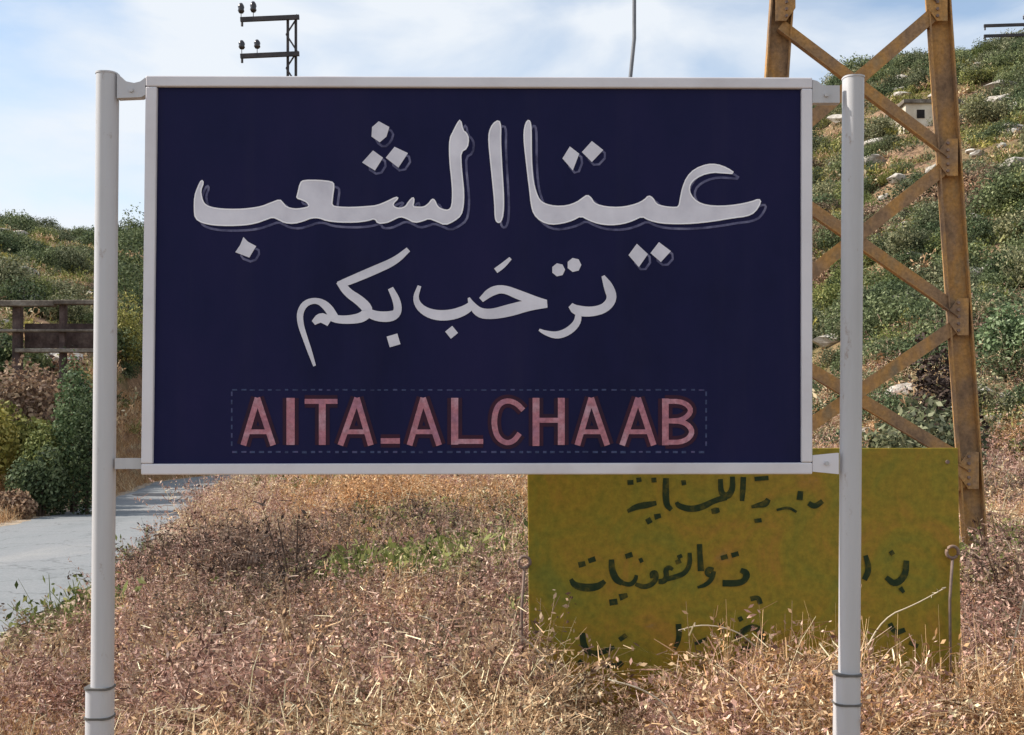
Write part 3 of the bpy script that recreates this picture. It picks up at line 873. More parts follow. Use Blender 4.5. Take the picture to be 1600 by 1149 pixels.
big_shrub('leafy_shrub', 62, 25.5, 0.70, 1.3, M_LF_DARK, 'low rounded dark green shrub at the foot of the tall one', 72)
big_shrub('leafy_shrub', 70, 26.4, 0.62, 1.8, M_LF_BRIGHT, 'mid green shrub left of and below the tall ragged one', 78)
big_shrub('leafy_shrub', 132, 25.9, 0.42, 2.5, M_LF_DARK, 'narrow dark shrub touching the left post outline', 79, n=3400)
big_shrub('olive_shrub', 20, 28.5, 1.25, 1.95, M_LF_OLIVE, 'broad olive yellow shrub at the left edge above the road', 73)
big_shrub('olive_shrub', -50, 27, 1.2, 1.8, M_LF_OLIVE, 'olive yellow shrub partly outside the left edge', 74)
big_shrub('brown_shrub', 15, 31.5, 1.7, 2.5, M_LF_BROWN, 'withered brown shrub behind the olive one at left', 75)
big_shrub('brown_shrub', 62, 33, 1.5, 2.3, M_LF_BROWN, 'withered brown shrub just left of the tall green one', 76)
big_shrub('brown_shrub', 10, 24.5, 0.6, 0.6, M_LF_BROWN, 'low brown bramble at the road edge on the left', 77, n=2500)
big_shrub('olive_shrub', 200, 62, 1.7, 3.6, M_LF_OLIVE, 'olive shrub seen between left post and sign edge', 80, n=3500)
big_shrub('leafy_shrub', 212, 70, 2.6, 7.5, M_LF_DARK, 'dark tree-like shrub seen between left post and sign', 81, n=5000)
big_shrub('grey_shrub', 1385, 13.5, 0.5, 0.0 + 1.35, M_LF_GREY, 'grey-green shrub behind the lower pylon brace', 82, n=3500)
big_shrub('dead_shrub', 1478, 20, 0.75, 2.9, M_DEAD, 'blackened dead bush showing through the pylon braces', 83, n=3200)
big_shrub('grey_shrub', 1450, 18, 1.1, 1.6, M_LF_GREY, 'grey-green shrub below the blackened bush', 84, n=4200)

# ------------------------------------------------------------------ concrete frame on left slope
def concrete_frame():
    Y = 42.0
    A = P(-70, 560, Y)
    root = empty('concrete_frame', (P(60, 560, Y).x, Y, hz(P(60, 560, Y).x, Y)), 'ruined concrete frame of posts and beams on the left slope', 'concrete frame')
    for (px, w) in [(-55, 12), (27, 13), (98, 9), (168, 10)]:
        a = P(px, 470, Y); x = a.x; zb = hz(x, Y) - 0.4
        m = MB(); m.prism(rounded(w / F * Y, 0.3, 0.03, 2), (x, Y, zb), (x + 0.03, Y, a.z)); m.build('post', M_CONCD, root)
    for (x0, x1, py, h, dy) in [(-75, 90, 476, 9, -0.02), (90, 172, 474, 7, 0.03), (30, 165, 549, 6, 0.0), (-50, 168, 518, 4, 0.05)]:
        a = P(x0, py, Y); b = P(x1, py, Y)
        m = MB(); m.prism(rounded(h / F * Y, 0.34, 0.03, 2), (a.x, Y - 0.22 + dy, a.z), (b.x, Y - 0.22 + dy, b.z), side=Vector((0, 0, 1)))
        m.build('beam', M_CONC, root)
    m = MB(); a = P(30, 541, Y); b = P(166, 541, Y)
    m.box(((a.x + b.x) / 2, Y + 0.55, a.z + 0.45), (b.x - a.x, 0.16, 0.95)); m.build('infill_wall', M_CONCD, root)
    # wire mesh infill strands between the posts
    for q in range(0):
        m = MB(); z = P(0, 486 + q * 7, Y).z
        m.tube([(P(-55, 0, Y).x, Y, z), (P(60, 0, Y).x, Y + .02, z - 0.03), (P(172, 0, Y).x, Y, z)], 0.012, 5)
        m.build('wire', M_DARKST, root)
concrete_frame()
for (px, Yd, s, sd) in [(45, 44.5, 1.7, 91), (85, 45.5, 1.5, 92), (125, 44.8, 1.6, 93), (5, 45, 1.6, 94)]:
    big_shrub('dark_shrub', px, Yd, s * .75, s * 1.1, M_LF_DARK if px != 85 else M_LF_BROWN, {45: 'dark shrub behind the concrete frame, left bay', 85: 'brown shrub behind the concrete frame, middle bay', 125: 'dark shrub behind the concrete frame, right bay', 5: 'dark shrub behind the far left end of the concrete frame'}[px], sd, n=1800, leaf=0.05)

# low dry-stone ledge at the foot of the right slope
def stone_ledge():
    Yw = 27.0; x0 = P(1512, 0, Yw).x; x1 = x0 + 4.6
    root = empty('stone_ledge', ((x0 + x1) / 2, Yw, hz((x0 + x1) / 2, Yw)), 'low tumbled dry-stone ledge at the slope foot, right edge', 'stone wall')
    g = np.random.default_rng(8)
    for row in range(2):
        x = x0 + 0.1 * row
        while x < x1:
            w = g.uniform(0.22, 0.5); h = g.uniform(0.16, 0.26)
            o = bpy.data.objects.new('stone', ROCKS[int(g.integers(0, 4))]); COL.objects.link(o); o.parent = root
            o.location = (x + w / 2 - root.location.x, g.uniform(-0.06, 0.06), hz(x + w / 2, Yw) - root.location.z + 0.10 + row * 0.20)
            o.rotation_euler = (g.uniform(-.1, .1), g.uniform(-.1, .1), g.uniform(-.3, .3)); o.scale = (w * 0.62, 0.24, h * 0.95)
            x += w
stone_ledge()
big_shrub('leafy_shrub', 1585, 29.5, 1.1, 1.9, M_LF_MID, 'mid green shrub above the tumbled stone ledge at right edge', 95, n=3500)
# ------------------------------------------------------------------ small cream hut on the right slope
def hut():
    Y = HUT_Y; c = P(1457, 188, Y)
    zb = hz(c.x, Y) - 0.5
    w = 84 / F * Y; h = c.z - zb + 26 / F * Y; dpt = 3.6
    root = empty('stone_hut', (c.x, Y + dpt / 2, zb), 'small cream walled hut high on the slope behind the pylon leg', 'hut')
    y0 = Y; x0 = c.x - w / 2; x1 = c.x + w / 2
    m = MB(); m.box((c.x, y0 + dpt / 2, zb + h / 2), (w, dpt, h)); m.build('wall', M_CREAM, root)
    m = MB(); m.box((c.x, y0 + dpt / 2, zb + h + 0.13), (w + 0.4, dpt + 0.4, 0.26)); m.build('roof', M_CONC, root)
    for fx in (-0.22, 0.33):
        m = MB(); m.box((c.x + fx * w, y0 - 0.01, zb + h - 0.75), (0.55, 0.06, 0.6)); m.build('window', M_DARKWIN, root)
hut()

# ------------------------------------------------------------------ laced steel pylon behind the sign
def angle_prof(s, t): return [(0, 0), (s, 0), (s, t), (t, t), (t, s), (0, s)]
def channel_prof(w, d, t, tf):   # opens towards -v or +v
    return [(-w/2, 0), (w/2, 0), (w/2, d), (w/2 - tf, d), (w/2 - tf, t), (-w/2 + tf, t), (-w/2 + tf, d), (-w/2, d)]

def pylon():
    Y = 9.5
    topz = CAM_Z + (HY + 650) / F * Y
    def leg_x(side, z):      # taper: wider towards the ground
        py = HY - (z - CAM_Z) * F / Y
        if side > 0: px = 1463 + 67 * (py / 1000.0)
        else: px = 1220 - 67 * (py / 1000.0)
        return (px - 800) / F * Y
    cx = (1341 - 800) / F * Y
    zb = hz(cx, Y)
    root = empty('steel_pylon', (cx, Y, zb), 'rusty laced steel pylon rising behind the right sign post', 'pylon')
    w = 0.20
    for sd in (-1, 1):
        m = MB()
        z0, z1 = zb - 0.3, topz
        a = Vector((leg_x(sd, z0), Y, z0)); b = Vector((leg_x(sd, z1), Y, z1))
        # channel with its open side to the camera
        d = (b - a).normalized(); u = Vector((1, 0, 0)); u = (u - d * u.dot(d)).normalized(); wv = d.cross(u)
        sgn = 1 if wv.y < 0 else -1
        prof = [(p[0], p[1] * sgn) for p in channel_prof(w, 0.075, 0.012, 0.014)]
        m.prism(prof, a, b); m.build('leg', M_RUST, root)
    node_py = [-480, -235, 10, 250, 497, 735, 975]
    mid_py = [-358, -113, 122, 366, 619, 857]
    for j, mp_ in enumerate(mid_py):
        t0, t1 = node_py[j], node_py[j + 1]
        for (s0, py0, py1, off) in ((-1, t0 + 34, t1 - 8, -0.045), (1, t0 + 8, t1 - 8, -0.062)):
            za = CAM_Z + (HY - py0) / F * Y; zc = CAM_Z + (HY - py1) / F * Y
            a = Vector((leg_x(s0, za), Y + off, za)); b = Vector((leg_x(-s0, zc), Y + off, zc))
            m = MB()
            d = (b - a).normalized()
            sd = Vector((0, 0, 1)); sd = (sd - d * sd.dot(d)).normalized()
            m.prism([(-0.058, 0), (0.058, 0), (0.058, 0.008), (-0.05, 0.008), (-0.05, 0.06), (-0.058, 0.06)], a, b, side=sd)
            m.build('brace', M_RUSTG if t1 < 200 else M_RUST, root)
        # gusset plates bolted where braces meet the legs
        for s0 in (-1, 1):
            z = CAM_Z + (HY - t1) / F * Y; x = leg_x(s0, z)
            m = MB(); q = 0.16
            pr = [(-0.06, -q), (0.03, -q), (0.11, -0.05), (0.11, 0.05), (0.03, q), (-0.06, q)]
            pr = [(p[0] * -s0, p[1]) for p in pr]
            vs = [(x + p[0], Y - 0.086, z + p[1]) for p in pr] + [(x + p[0], Y - 0.076, z + p[1]) for p in pr]
            k = 6
            m.add(vs, [tuple(range(k)), tuple(range(2 * k - 1, k - 1, -1))] + [(i, (i + 1) % k, k + (i + 1) % k, k + i) for i in range(k)])
            pl = m.build('gusset_plate', M_RUST, root)
            for bz in (-0.12, -0.06, 0, 0.06, 0.12):
                bm_ = MB(); bm_.tube([(x - 0.03 * s0, Y - 0.086, z + bz), (x - 0.03 * s0, Y - 0.102, z + bz)], 0.014, 6)
                bm_.build('bolt', M_RUSTG, pl)
    m = MB(); m.box((cx, Y, zb - 0.02), (2.3, 0.5, 0.25)); m.build('footing', M_CONC, root)
pylon()

# ------------------------------------------------------------------ distant laced poles
def laced_pole(px, Yd, w_px, arm_px0, arm_rows, insul, label, top_py, group=None, arm_px1=None):
    x0 = (px - w_px / 2 - 800) / F * Yd; x1 = (px + w_px / 2 - 800) / F * Yd
    cx = (x0 + x1) / 2; zb = hz(cx, Yd); zt = CAM_Z + (HY - top_py) / F * Yd
    root = empty('power_pole', (cx, Yd, zb), label, 'power pole', group)
    for x in (x0, x1):
        m = MB(); m.prism(angle_prof(0.10 * (1 if x == x0 else -1), 0.02 * (1 if x == x0 else -1)), (x, Yd, zb - 0.3), (x, Yd, zt)); m.build('leg', M_DARKST, root)
    st = (x1 - x0) * 1.55; z = zt - 0.1; k = 0
    while z - st > zb:
        a, b = ((x0, x1) if k % 2 else (x1, x0))
        m = MB(); m.prism([(-0.03, 0), (0.03, 0), (0.03, 0.015), (-0.03, 0.015)], (a, Yd - 0.03, z), (b, Yd - 0.03, z - st), side=Vector((0, 0, 1))); m.build('lacing_bar', M_DARKST, root)
        z -= st; k += 1
    for r in arm_rows:
        a = P(arm_px0, r + 3, Yd); b = P(arm_px1 or (px + w_px / 2 + 4), r - 1, Yd)
        m = MB(); m.prism([(-0.08, -0.05), (0.08, -0.05), (0.08, 0.05), (-0.08, 0.05)], (a.x, Yd - 0.12, a.z), (b.x, Yd - 0.12, b.z), side=Vector((0, 0, 1)))
        arm = m.build('crossarm', M_DARKST, root)
        m = MB(); m.tube([(a.x + 0.06, Yd - 0.12, a.z), (a.x + 0.06, Yd - 0.12, a.z - 0.24)], 0.045, 6); m.build('hook', M_DARKST, arm)
    for (ipx, ipy, h) in insul:
        c = P(ipx, ipy, Yd); base = P(ipx, min([r for r in arm_rows if r > ipy]), Yd)
        pz = base.z
        m = MB(); m.tube([(c.x, Yd - 0.12, pz), (c.x, Yd - 0.12, c.z)], 0.014, 6)
        ins = m.build('insulator_pin', M_DARKST, root)
        m = MB(); H = h / F * Yd; m.smooth = True
        m.tube([(c.x, Yd - 0.12, c.z - H / 2), (c.x, Yd - 0.12, c.z - H * .3), (c.x, Yd - 0.12, c.z - H * .1), (c.x, Yd - 0.12, c.z + H * .1), (c.x, Yd - 0.12, c.z + H * .3), (c.x, Yd - 0.12, c.z + H / 2)],
               [0.08, 0.12, 0.10, 0.12, 0.10, 0.05], 10)
        m.build('insulator', M_INSUL, ins)
laced_pole(456, 40, 17, 377, [30, 87], [(378, 15, 15), (397, 13, 16), (379, 72, 13), (403, 71, 13)], 'dark laced power pole with two left-hand crossarms above the sign', 24)
laced_pole(1612, 62, 16, 1536, [39, 55], [(1620, 26, 10), (1600, 28, 8)], 'power pole with two crossarms at the right edge on the ridge', 30, arm_px1=1660)

# thin bent pole behind the sign
def thin_pole():
    Y = 15.0
    pts = [P(996, -420, Y), P(993, -100, Y), P(991, 0, Y), P(991, 60, Y), P(987, 100, Y), P(983, 140, Y), P(972, 400, Y)]
    x = pts[-1].x - 0.05; zb = hz(x, Y)
    root = empty('thin_pole', (x, Y, zb), 'thin slightly bent grey pole rising behind the blue sign', 'pole')
    m = MB(); m.smooth = True
    m.tube([(x, Y, zb - 0.2)] + [tuple(p) for p in reversed(pts)], 0.027, 8); m.build('shaft', M_THINP, root)
    m = MB(); m.tube([(x, Y, zb - 0.05), (x, Y, zb + 0.12)], 0.08, 10); m.build('base_collar', M_CONC, root)
thin_pole()

# ------------------------------------------------------------------ the blue welcome sign
SY = 3.4
U = SY / F                         # metres per photo pixel at the sign
def W(px, py, off=0.0):
    p = P(px, py, SY); p.y -= off; return p

xm = (W(150, 0).x + W(1325, 0).x) / 2
SIGN = empty('welcome_sign', (xm, SY, hz(xm, SY)), 'dark navy welcome sign with white Arabic lettering on two grey posts', 'sign')

def quadbox(c4, y0, y1, name, mat, parent):
    """four photo corners (TL,TR,BR,BL) extruded between two depth offsets (towards the camera positive)"""
    f = [W(*c, y1) for c in c4]; b = [W(*c, y0) for c in c4]
    m = MB(); m.add(f + b, [(0, 1, 2, 3), (7, 6, 5, 4), (0, 4, 5, 1), (1, 5, 6, 2), (2, 6, 7, 3), (3, 7, 4, 0)])
    return m.build(name, mat, parent)

quadbox([(244, 135), (1253, 138), (1253, 725), (237, 726)], -0.006, 0.0, 'panel', M_NAVY, SIGN)
def bev(o, w=0.004, seg=2):
    md = o.modifiers.new('bevel', 'BEVEL'); md.width = w; md.segments = seg; md.limit_method = 'ANGLE'
# frame rails (square tube) butted end to end
bev(quadbox([(229, 120), (1268, 123), (1268, 140), (229, 137)], -0.026, 0.012, 'frame_rail', M_FRAME, SIGN))
bev(quadbox([(222, 725), (1268, 723), (1268, 741), (222, 742)], -0.026, 0.012, 'frame_rail', M_FRAME, SIGN))
bev(quadbox([(229, 137.5), (247, 137.5), (240, 724.5), (222, 724.5)], -0.026, 0.0125, 'frame_rail', M_FRAME, SIGN))
bev(quadbox([(1251, 140.5), (1268, 140.5), (1268, 722.5), (1251, 722.5)], -0.026, 0.0125, 'frame_rail', M_FRAME, SIGN))

def post(xt, xb, pyt, w, sleeve_py, cap_label=None):
    zb = hz(W(xb, 0).x, SY) - 0.35
    pyb = HY - (zb - CAM_Z) * F / SY
    slope = (xb - xt) / (1149 - pyt)
    f = lambda py: xt + slope * (py - pyt)
    a = W(f(pyb), pyb); b = W(xt, pyt); 
    a.y += 0.012; b.y += 0.012
    m = MB(); ww = w * U; prof = rounded(ww, ww, 0.027, 10)
    m.prism(prof, a, b); p = m.build('post', M_POST, SIGN)
    # slightly wider socket tube at the foot
    s0 = W(f(pyb), pyb); s1 = W(f(sleeve_py), sleeve_py); s0.y += 0.012; s1.y += 0.012
    s1.x -= 0.007; s0.x -= 0.007
    m = MB(); m.prism(rounded(ww + 0.014, ww + 0.014, 0.029, 10), s0, s1); m.build('sleeve', M_POST, p)
    for py in (sleeve_py - 1, sleeve_py + 45):
        c = W(f(py), py); c.y += 0.012; c.x -= 0.007
        d = (b - a).normalized() * 0.0035
        m = MB(); m.prism(rounded(ww + 0.018, ww + 0.018, 0.024, 8), c - d, c + d); m.build('clamp_band', M_BAND, p)
    # cap
    d = (b - a).normalized()
    m = MB(); m.prism(rounded(ww + 0.003, ww + 0.003, 0.0275, 10), b, b + d * 0.005); m.build('cap', M_POST, p)
    return p
post(166, 157, 116, 33, 1076)
post(1335, 1328, 122, 32, 1055)

def plate(poly, y0, y1, name, mat):
    m = MB(); n = len(poly)
    vs = [W(*p, y1) for p in poly] + [W(*p, y0) for p in poly]
    tr = tessellate_polygon([[Vector((p[0], p[1], 0)) for p in poly]])
    m.add(vs, [tuple(t) for t in tr] + [tuple(n + i for i in reversed(t)) for t in tr] + [(i, (i + 1) % n, n + (i + 1) % n, n + i) for i in range(n)])
    return m.build(name, mat, SIGN)
plate([(184.5, 116), (190, 121), (199, 129), (211, 131.5), (221, 129), (228.5, 123), (228.5, 150), (222, 153.5), (184.5, 155)], -0.018, 0.010, 'bracket', M_POST)
plate([(1268.5, 126), (1276, 128), (1284, 135), (1311, 135), (1311, 162), (1268.5, 162)], -0.018, 0.008, 'bracket', M_POST)
plate([(1268.5, 712), (1309.5, 708), (1309.5, 741), (1268.5, 737)], -0.018, 0.008, 'bracket', M_FRAME)
plate([(180, 716), (221.5, 716), (221.5, 733), (180, 733)], -0.018, 0.004, 'bracket', M_POST)
for (bx, by) in ((1290, 150), (207, 143), (1290, 724)):
    c = W(bx, by, 0.008); m = MB(); m.tube([c, c + Vector((0, -0.008, 0))], 0.007, 6); m.build('bolt', M_POST, SIGN)

# --- painted lettering: flat paint layers a millimetre apart
def poly_fill(poly, off, name, mat, parent, fn=None):
    fn = fn or W
    vs = [fn(x, y, off) for x, y in poly]
    tr = tessellate_polygon([[Vector((p[0], p[1], 0)) for p in poly]])
    m = MB(); m.add(vs, [tuple(t) for t in tr])
    me = m.mesh(name, mat); o = bpy.data.objects.new(name, me); COL.objects.link(o)
    o.parent = parent; o.matrix_parent_inverse = parent_world(parent).inverted()
    return o

def chaikin(p, closed=True, it=1):
    for _ in range(it):
        q = []; n = len(p)
        for i in range(n if closed else n - 1):
            a, b = p[i], p[(i + 1) % n]
            q += [tuple(a[k] * .75 + b[k] * .25 for k in range(len(a))), tuple(a[k] * .25 + b[k] * .75 for k in range(len(a)))]
        if not closed: q = [p[0]] + q + [p[-1]]
        p = q
    return p

def ribbon_pts(pts, closed=False):
    n = len(pts); Ls = []; Rs = []
    for i in range(n):
        a = pts[(i - 1) % n] if (closed or i > 0) else pts[i]
        b = pts[(i + 1) % n] if (closed or i < n - 1) else pts[i]
        dx, dy = b[0] - a[0], b[1] - a[1]; l = math.hypot(dx, dy) or 1
        nx, ny = -dy / l, dx / l; w = pts[i][2] / 2
        Ls.append((pts[i][0] + nx * w, pts[i][1] + ny * w)); Rs.append((pts[i][0] - nx * w, pts[i][1] - ny * w))
    return Ls, Rs

def ribbons(strokes, off, name, mat, parent, closed=False, fn=None, step=0.00025, smoothit=2):
    fn = fn or W
    m = MB()
    for si, st in enumerate(strokes):
        p = chaikin(st, closed, smoothit) if smoothit and len(st) > 2 else st
        Ls, Rs = ribbon_pts(p, closed); n = len(p); o_ = off + si * step
        vs = [fn(x, y, o_) for x, y in Ls] + [fn(x, y, o_) for x, y in Rs]
        fs = [(i, (i + 1) % n, n + (i + 1) % n, n + i) for i in range(n if closed else n - 1)]
        m.add(vs, fs)
    me = m.mesh(name, mat); o = bpy.data.objects.new(name, me); COL.objects.link(o)
    o.parent = parent; o.matrix_parent_inverse = parent_world(parent).inverted()
    return o

T1 = lambda L_: [(280 + x * 0.3, 160 + y * 0.3) for x, y in L_]
T2 = lambda L_: [(720 + x * 0.3125, 160 + y * 0.3125) for x, y in L_]
WORD_SHAAB = T1([(118,405),(100,440),(82,490),(80,560),(85,605),(120,628),(180,640),(260,643),(340,640),(400,630),(450,612),(488,598),(520,612),(550,628),(600,632),(650,618),(690,602),(730,602),(770,618),(840,625),(920,625),(980,618),(1020,605),(1035,632),(1080,628),(1110,615),(1150,595),(1185,605),(1225,628),(1270,618),(1300,605),(1340,620),(1385,640),(1430,620),(1468,590),(1480,540),(1482,470),(1475,400),(1468,330),(1466,260),(1500,240),(1508,190),(1495,160),(1478,150),(1465,90),(1450,110),(1430,150),(1410,190),(1408,260),(1412,330),(1420,400),(1425,470),(1422,540),(1405,565),(1370,560),(1345,545),(1330,510),(1318,505),(1300,530),(1275,548),(1240,548),(1216,545),(1224,510),(1218,495),(1195,520),(1180,545),(1150,555),(1120,548),(1112,530),(1142,500),(1130,495),(1080,520),(1030,540),(980,545),(900,550),(830,548),(795,540),(798,500),(808,430),(795,415),(730,408),(650,408),(632,420),(618,480),(612,500),(640,508),(668,522),(680,545),(640,555),(600,558),(560,548),(540,525),(525,508),(480,525),(430,545),(370,555),(300,560),(220,558),(160,548),(130,530),(118,500),(112,460),(128,420)])
WORD_AITA = T2([(340,88),(325,105),(316,150),(318,210),(326,280),(335,360),(345,440),(352,510),(365,560),(400,595),(450,612),(510,605),(560,590),(600,568),(640,590),(690,608),(750,614),(810,608),(860,592),(905,570),(940,590),(1000,605),(1080,608),(1160,606),(1260,595),(1360,578),(1430,570),(1470,550),(1500,500),(1490,485),(1450,500),(1380,515),(1300,522),(1230,518),(1180,500),(1148,465),(1140,430),(1155,395),(1200,365),(1260,350),(1310,354),(1372,358),(1330,330),(1280,312),(1230,312),(1170,335),(1130,375),(1108,430),(1098,480),(1090,525),(1060,528),(1010,522),(975,510),(960,480),(938,468),(918,490),(880,510),(820,525),(760,528),(700,520),(665,505),(652,480),(632,465),(610,480),(580,502),(530,520),(470,522),(420,510),(392,490),(375,450),(362,400),(355,330),(352,250),(352,170),(350,110)])
ALIF = T2([(190,90),(160,110),(142,150),(140,200),(150,300),(160,400),(170,500),(172,580),(182,602),(200,600),(212,560),(214,480),(208,380),(202,280),(198,190),(200,120)])
DOTS = [T1([(1040,100),(1095,130),(1080,180),(1045,210),(1002,180),(1005,130)]), T1([(1010,252),(1062,290),(1020,357),(953,315)]), T1([(1122,233),(1192,266),(1142,342),(1076,290)]),
        T1([(335,703),(360,728),(402,750),(366,810),(293,782),(318,745)]),
        T2([(545,222),(592,258),(560,342),(508,282)]), T2([(655,195),(712,240),(655,300),(605,250)]),
        T2([(880,708),(935,760),(890,825),(838,765)]), T2([(990,700),(1050,745),(1000,800),(948,755)])]
def outline_of(poly, dx=8.5, dy=8):
    return [(x + dx, y + dy, 3.6) for x, y in poly]
for nm, pl in (('word', WORD_AITA), ('word', ALIF), ('word', WORD_SHAAB)):
    o = poly_fill(chaikin(pl, True, 1), 0.0022, nm, M_WHITE, SIGN)
    ribbons([[(x, y, 2.2) for x, y in pl]], 0.0026, 'letter_rim', M_RIM, o, closed=True, smoothit=1)
    ribbons([outline_of(pl)], 0.0011, 'letter_outline', M_OUTL, o, closed=True, smoothit=1)
for d in DOTS:
    o = poly_fill(d, 0.0022, 'letter_dot', M_WHITE, SIGN)
    ribbons([outline_of(d, 7, 8)], 0.0011, 'letter_outline', M_OUTL, o, closed=True, smoothit=1)

s3 = 0.3625
T3 = lambda L_: [(420 + x * s3, 380 + y * s3, w * s3) for x, y, w in L_]
bikum = [T3(q) for q in [
    [(602,28,22),(545,78,34),(450,120,38),(360,158,36),(300,182,30)],
    [(306,165,34),(338,213,38),(395,250,44),(432,290,46),(405,322,44),(340,332,36),(285,328,34),(250,312,24)],
    [(285,325,38),(252,272,38),(208,246,24),(158,258,28),(134,300,28),(137,350,26),(157,410,22),(178,470,20),(198,530,12)],
    [(193,345,22),(226,318,46),(264,342,38)],
    [(425,300,36),(470,318,44),(530,318,46),(558,298,34),(553,250,34),(525,195,24)]]]
rahhib = [T3(q) for q in [
    [(1200,262,34),(1120,268,48),(1040,290,54),(960,308,44),(905,302,44),(872,262,26),(862,236,10)],
    [(915,246,24),(958,208,40),(1010,196,34),(1080,225,42),(1150,250,38),(1195,262,34)],
    [(880,262,30),(848,290,42),(785,312,46),(712,312,44),(655,285,34),(630,240,24),(650,185,16)]]]
tar = [T3(q) for q in [
    [(1440,142,14),(1465,190,44),(1482,240,42),(1450,282,40),(1390,298,42),(1325,292,46),(1300,268,24)],
    [(1335,305,26),(1330,345,32),(1290,383,34),(1240,400,32),(1190,387,20),(1165,374,10)]]]
for st in (tar, rahhib, bikum):
    ribbons(st, 0.0022, 'word', M_WHITE, SIGN)
ribbons([T3([(978,120,24),(1010,97,24),(1042,66,14)])], 0.0022, 'vowel_mark', M_WHITE, SIGN)
def dot3(cx, cy, r, k=4, rot=0):
    pl = [(420 + (cx + r * math.cos(rot + 2 * math.pi * i / k)) * s3, 380 + (cy + r * math.sin(rot + 2 * math.pi * i / k)) * s3) for i in range(k)]
    poly_fill(pl, 0.0022, 'letter_dot', M_WHITE, SIGN)
dot3(538, 420, 34, 4, 0.5); dot3(788, 385, 28, 4, 0.1); dot3(1248, 116, 29, 7); dot3(1316, 95, 31, 7)

# latin line
LA = lambda x, y, w: (340 + x / 4, 590 + y / 4, w / 4)
LB = lambda x, y, w: (720 + x / 4, 590 + y / 4, w / 4)
def Aa(f, l, m_, r): return [[f(l, 424, 42), f(m_ + 1, 128, 42)], [f(m_ - 1, 128, 42), f(r, 424, 42)], [f(l + 35, 340, 34), f(r - 35, 340, 34)]]
letters = [
    Aa(LA, 162, 250, 348), [[LA(457, 128, 60), LA(457, 422, 60)]],
    [[LA(545, 150, 36), LA(750, 150, 36)], [LA(655, 150, 50), LA(655, 422, 50)]],
    Aa(LA, 768, 872, 958), [[LA(1020, 397, 40), LA(1140, 397, 40)]],
    Aa(LA, 1200, 1285, 1385), [[LA(1482, 128, 52), LA(1482, 420, 52)], [LA(1460, 400, 36), LB(140, 400, 36)]],
    [[LB(390, 205, 38), LB(345, 158, 38), LB(280, 142, 38), LB(225, 180, 40), LB(205, 280, 42), LB(225, 372, 40), LB(280, 412, 38), LB(330, 400, 38), LB(368, 350, 38)]],
    [[LB(470, 128, 50), LB(470, 428, 50)], [LB(628, 128, 50), LB(628, 422, 50)], [LB(470, 268, 36), LB(628, 268, 36)]],
    Aa(LB, 728, 815, 915), Aa(LB, 1008, 1108, 1205),
    [[LB(1278, 132, 48), LB(1278, 424, 48)], [LB(1275, 150, 36), LB(1390, 150, 36), LB(1448, 205, 38), LB(1390, 268, 36), LB(1290, 272, 34)], [LB(1290, 272, 34), LB(1400, 276, 36), LB(1455, 340, 40), LB(1400, 404, 36), LB(1278, 406, 36)]]]
for st in letters:
    st = [[(x, y, w * 0.86) for x, y, w in q] for q in st]
    o = ribbons(st, 0.0022, 'letter', M_PINK, SIGN)
    wide = [[(x, y, w + 12) for x, y, w in s] for s in st]
    ribbons(wide, 0.0010, 'letter_edging', M_MAROON, o, step=0.00015)
# faint dashed border round the latin line
m = MB()
def dash(x0, y0, x1, y1):
    vs = [W(x0, y0, 0.0008), W(x1, y0, 0.0008), W(x1, y1, 0.0008), W(x0, y1, 0.0008)]; m.add(vs, [(0, 1, 2, 3)])
x = 363
while x < 1102:
    l = random.uniform(5, 9); dash(x, 608 + random.random(), x + l, 610.6); dash(x, 705, x + l, 707.6 + random.random()); x += l + random.uniform(5, 8)
y = 612
while y < 702:
    dash(361, y, 363.4, y + 7); dash(1102, y, 1104.5, y + 7); y += 13
me = m.mesh('dashed_border', M_DASH); o = bpy.data.objects.new('dashed_border', me); COL.objects.link(o); o.parent = SIGN
o.matrix_parent_inverse = parent_world(SIGN).inverted()

# ------------------------------------------------------------------ olive-yellow notice board behind
BYD = 5.0
def B(px, py, off=0.0):
    p = P(px, py, BYD); p.y -= off; return p
bc = B(1167, 1100)
BOARD = empty('notice_board', (bc.x, BYD, hz(bc.x, BYD)), 'weathered olive yellow notice board with faded Arabic text, sunk in dry weeds', 'notice board')
def bbox(c4, y0, y1, name, mat):
    f = [B(*c, y1) for c in c4]; b = [B(*c, y0) for c in c4]
    m = MB(); m.add(f + b, [(0, 1, 2, 3), (7, 6, 5, 4), (0, 4, 5, 1), (1, 5, 6, 2), (2, 6, 7, 3), (3, 7, 4, 0)])
    return m.build(name, mat, BOARD)
bev(bbox([(824, 702), (1497, 700), (1504, 1150), (828, 1150)], -0.004, 0.0, 'panel', M_BOARD), 0.002, 1)
for a, b in ((845, 847), (1484, 1488)):
    bbox([(a - 7, 712), (a + 7, 712), (b + 8, 1180), (b - 6, 1180)], -0.05, -0.006, 'support_post', M_RUSTG)
bbox([(834, 720), (1497, 718), (1497, 730), (834, 732)], -0.03, -0.006, 'rail', M_RUSTG)
S7 = 0.3125
Q7 = lambda L_: [(810 + x * S7, 730 + y * S7, w * S7) for x, y, w in L_]
Q8 = lambda L_: [(810 + x * S7, 922 + y * S7, w * S7) for x, y, w in L_]
def btext(name, strokes):
    for i, q in enumerate(strokes):
        ribbons([[(x, y, w * 1.22) for x, y, w in q]], 0.0015 + 0.00013 * i, 'letter_stroke', M_BOARDTXT, BOARD, fn=B)
for (bx_, by_) in ((850, 722), (1480, 722), (1100, 722), (1300, 722)):
    c = B(bx_, by_, 0.0); m = MB(); m.tube([c, c + Vector((0, -0.008, 0))], 0.009, 8); m.build('bolt', M_RUSTG, BOARD)
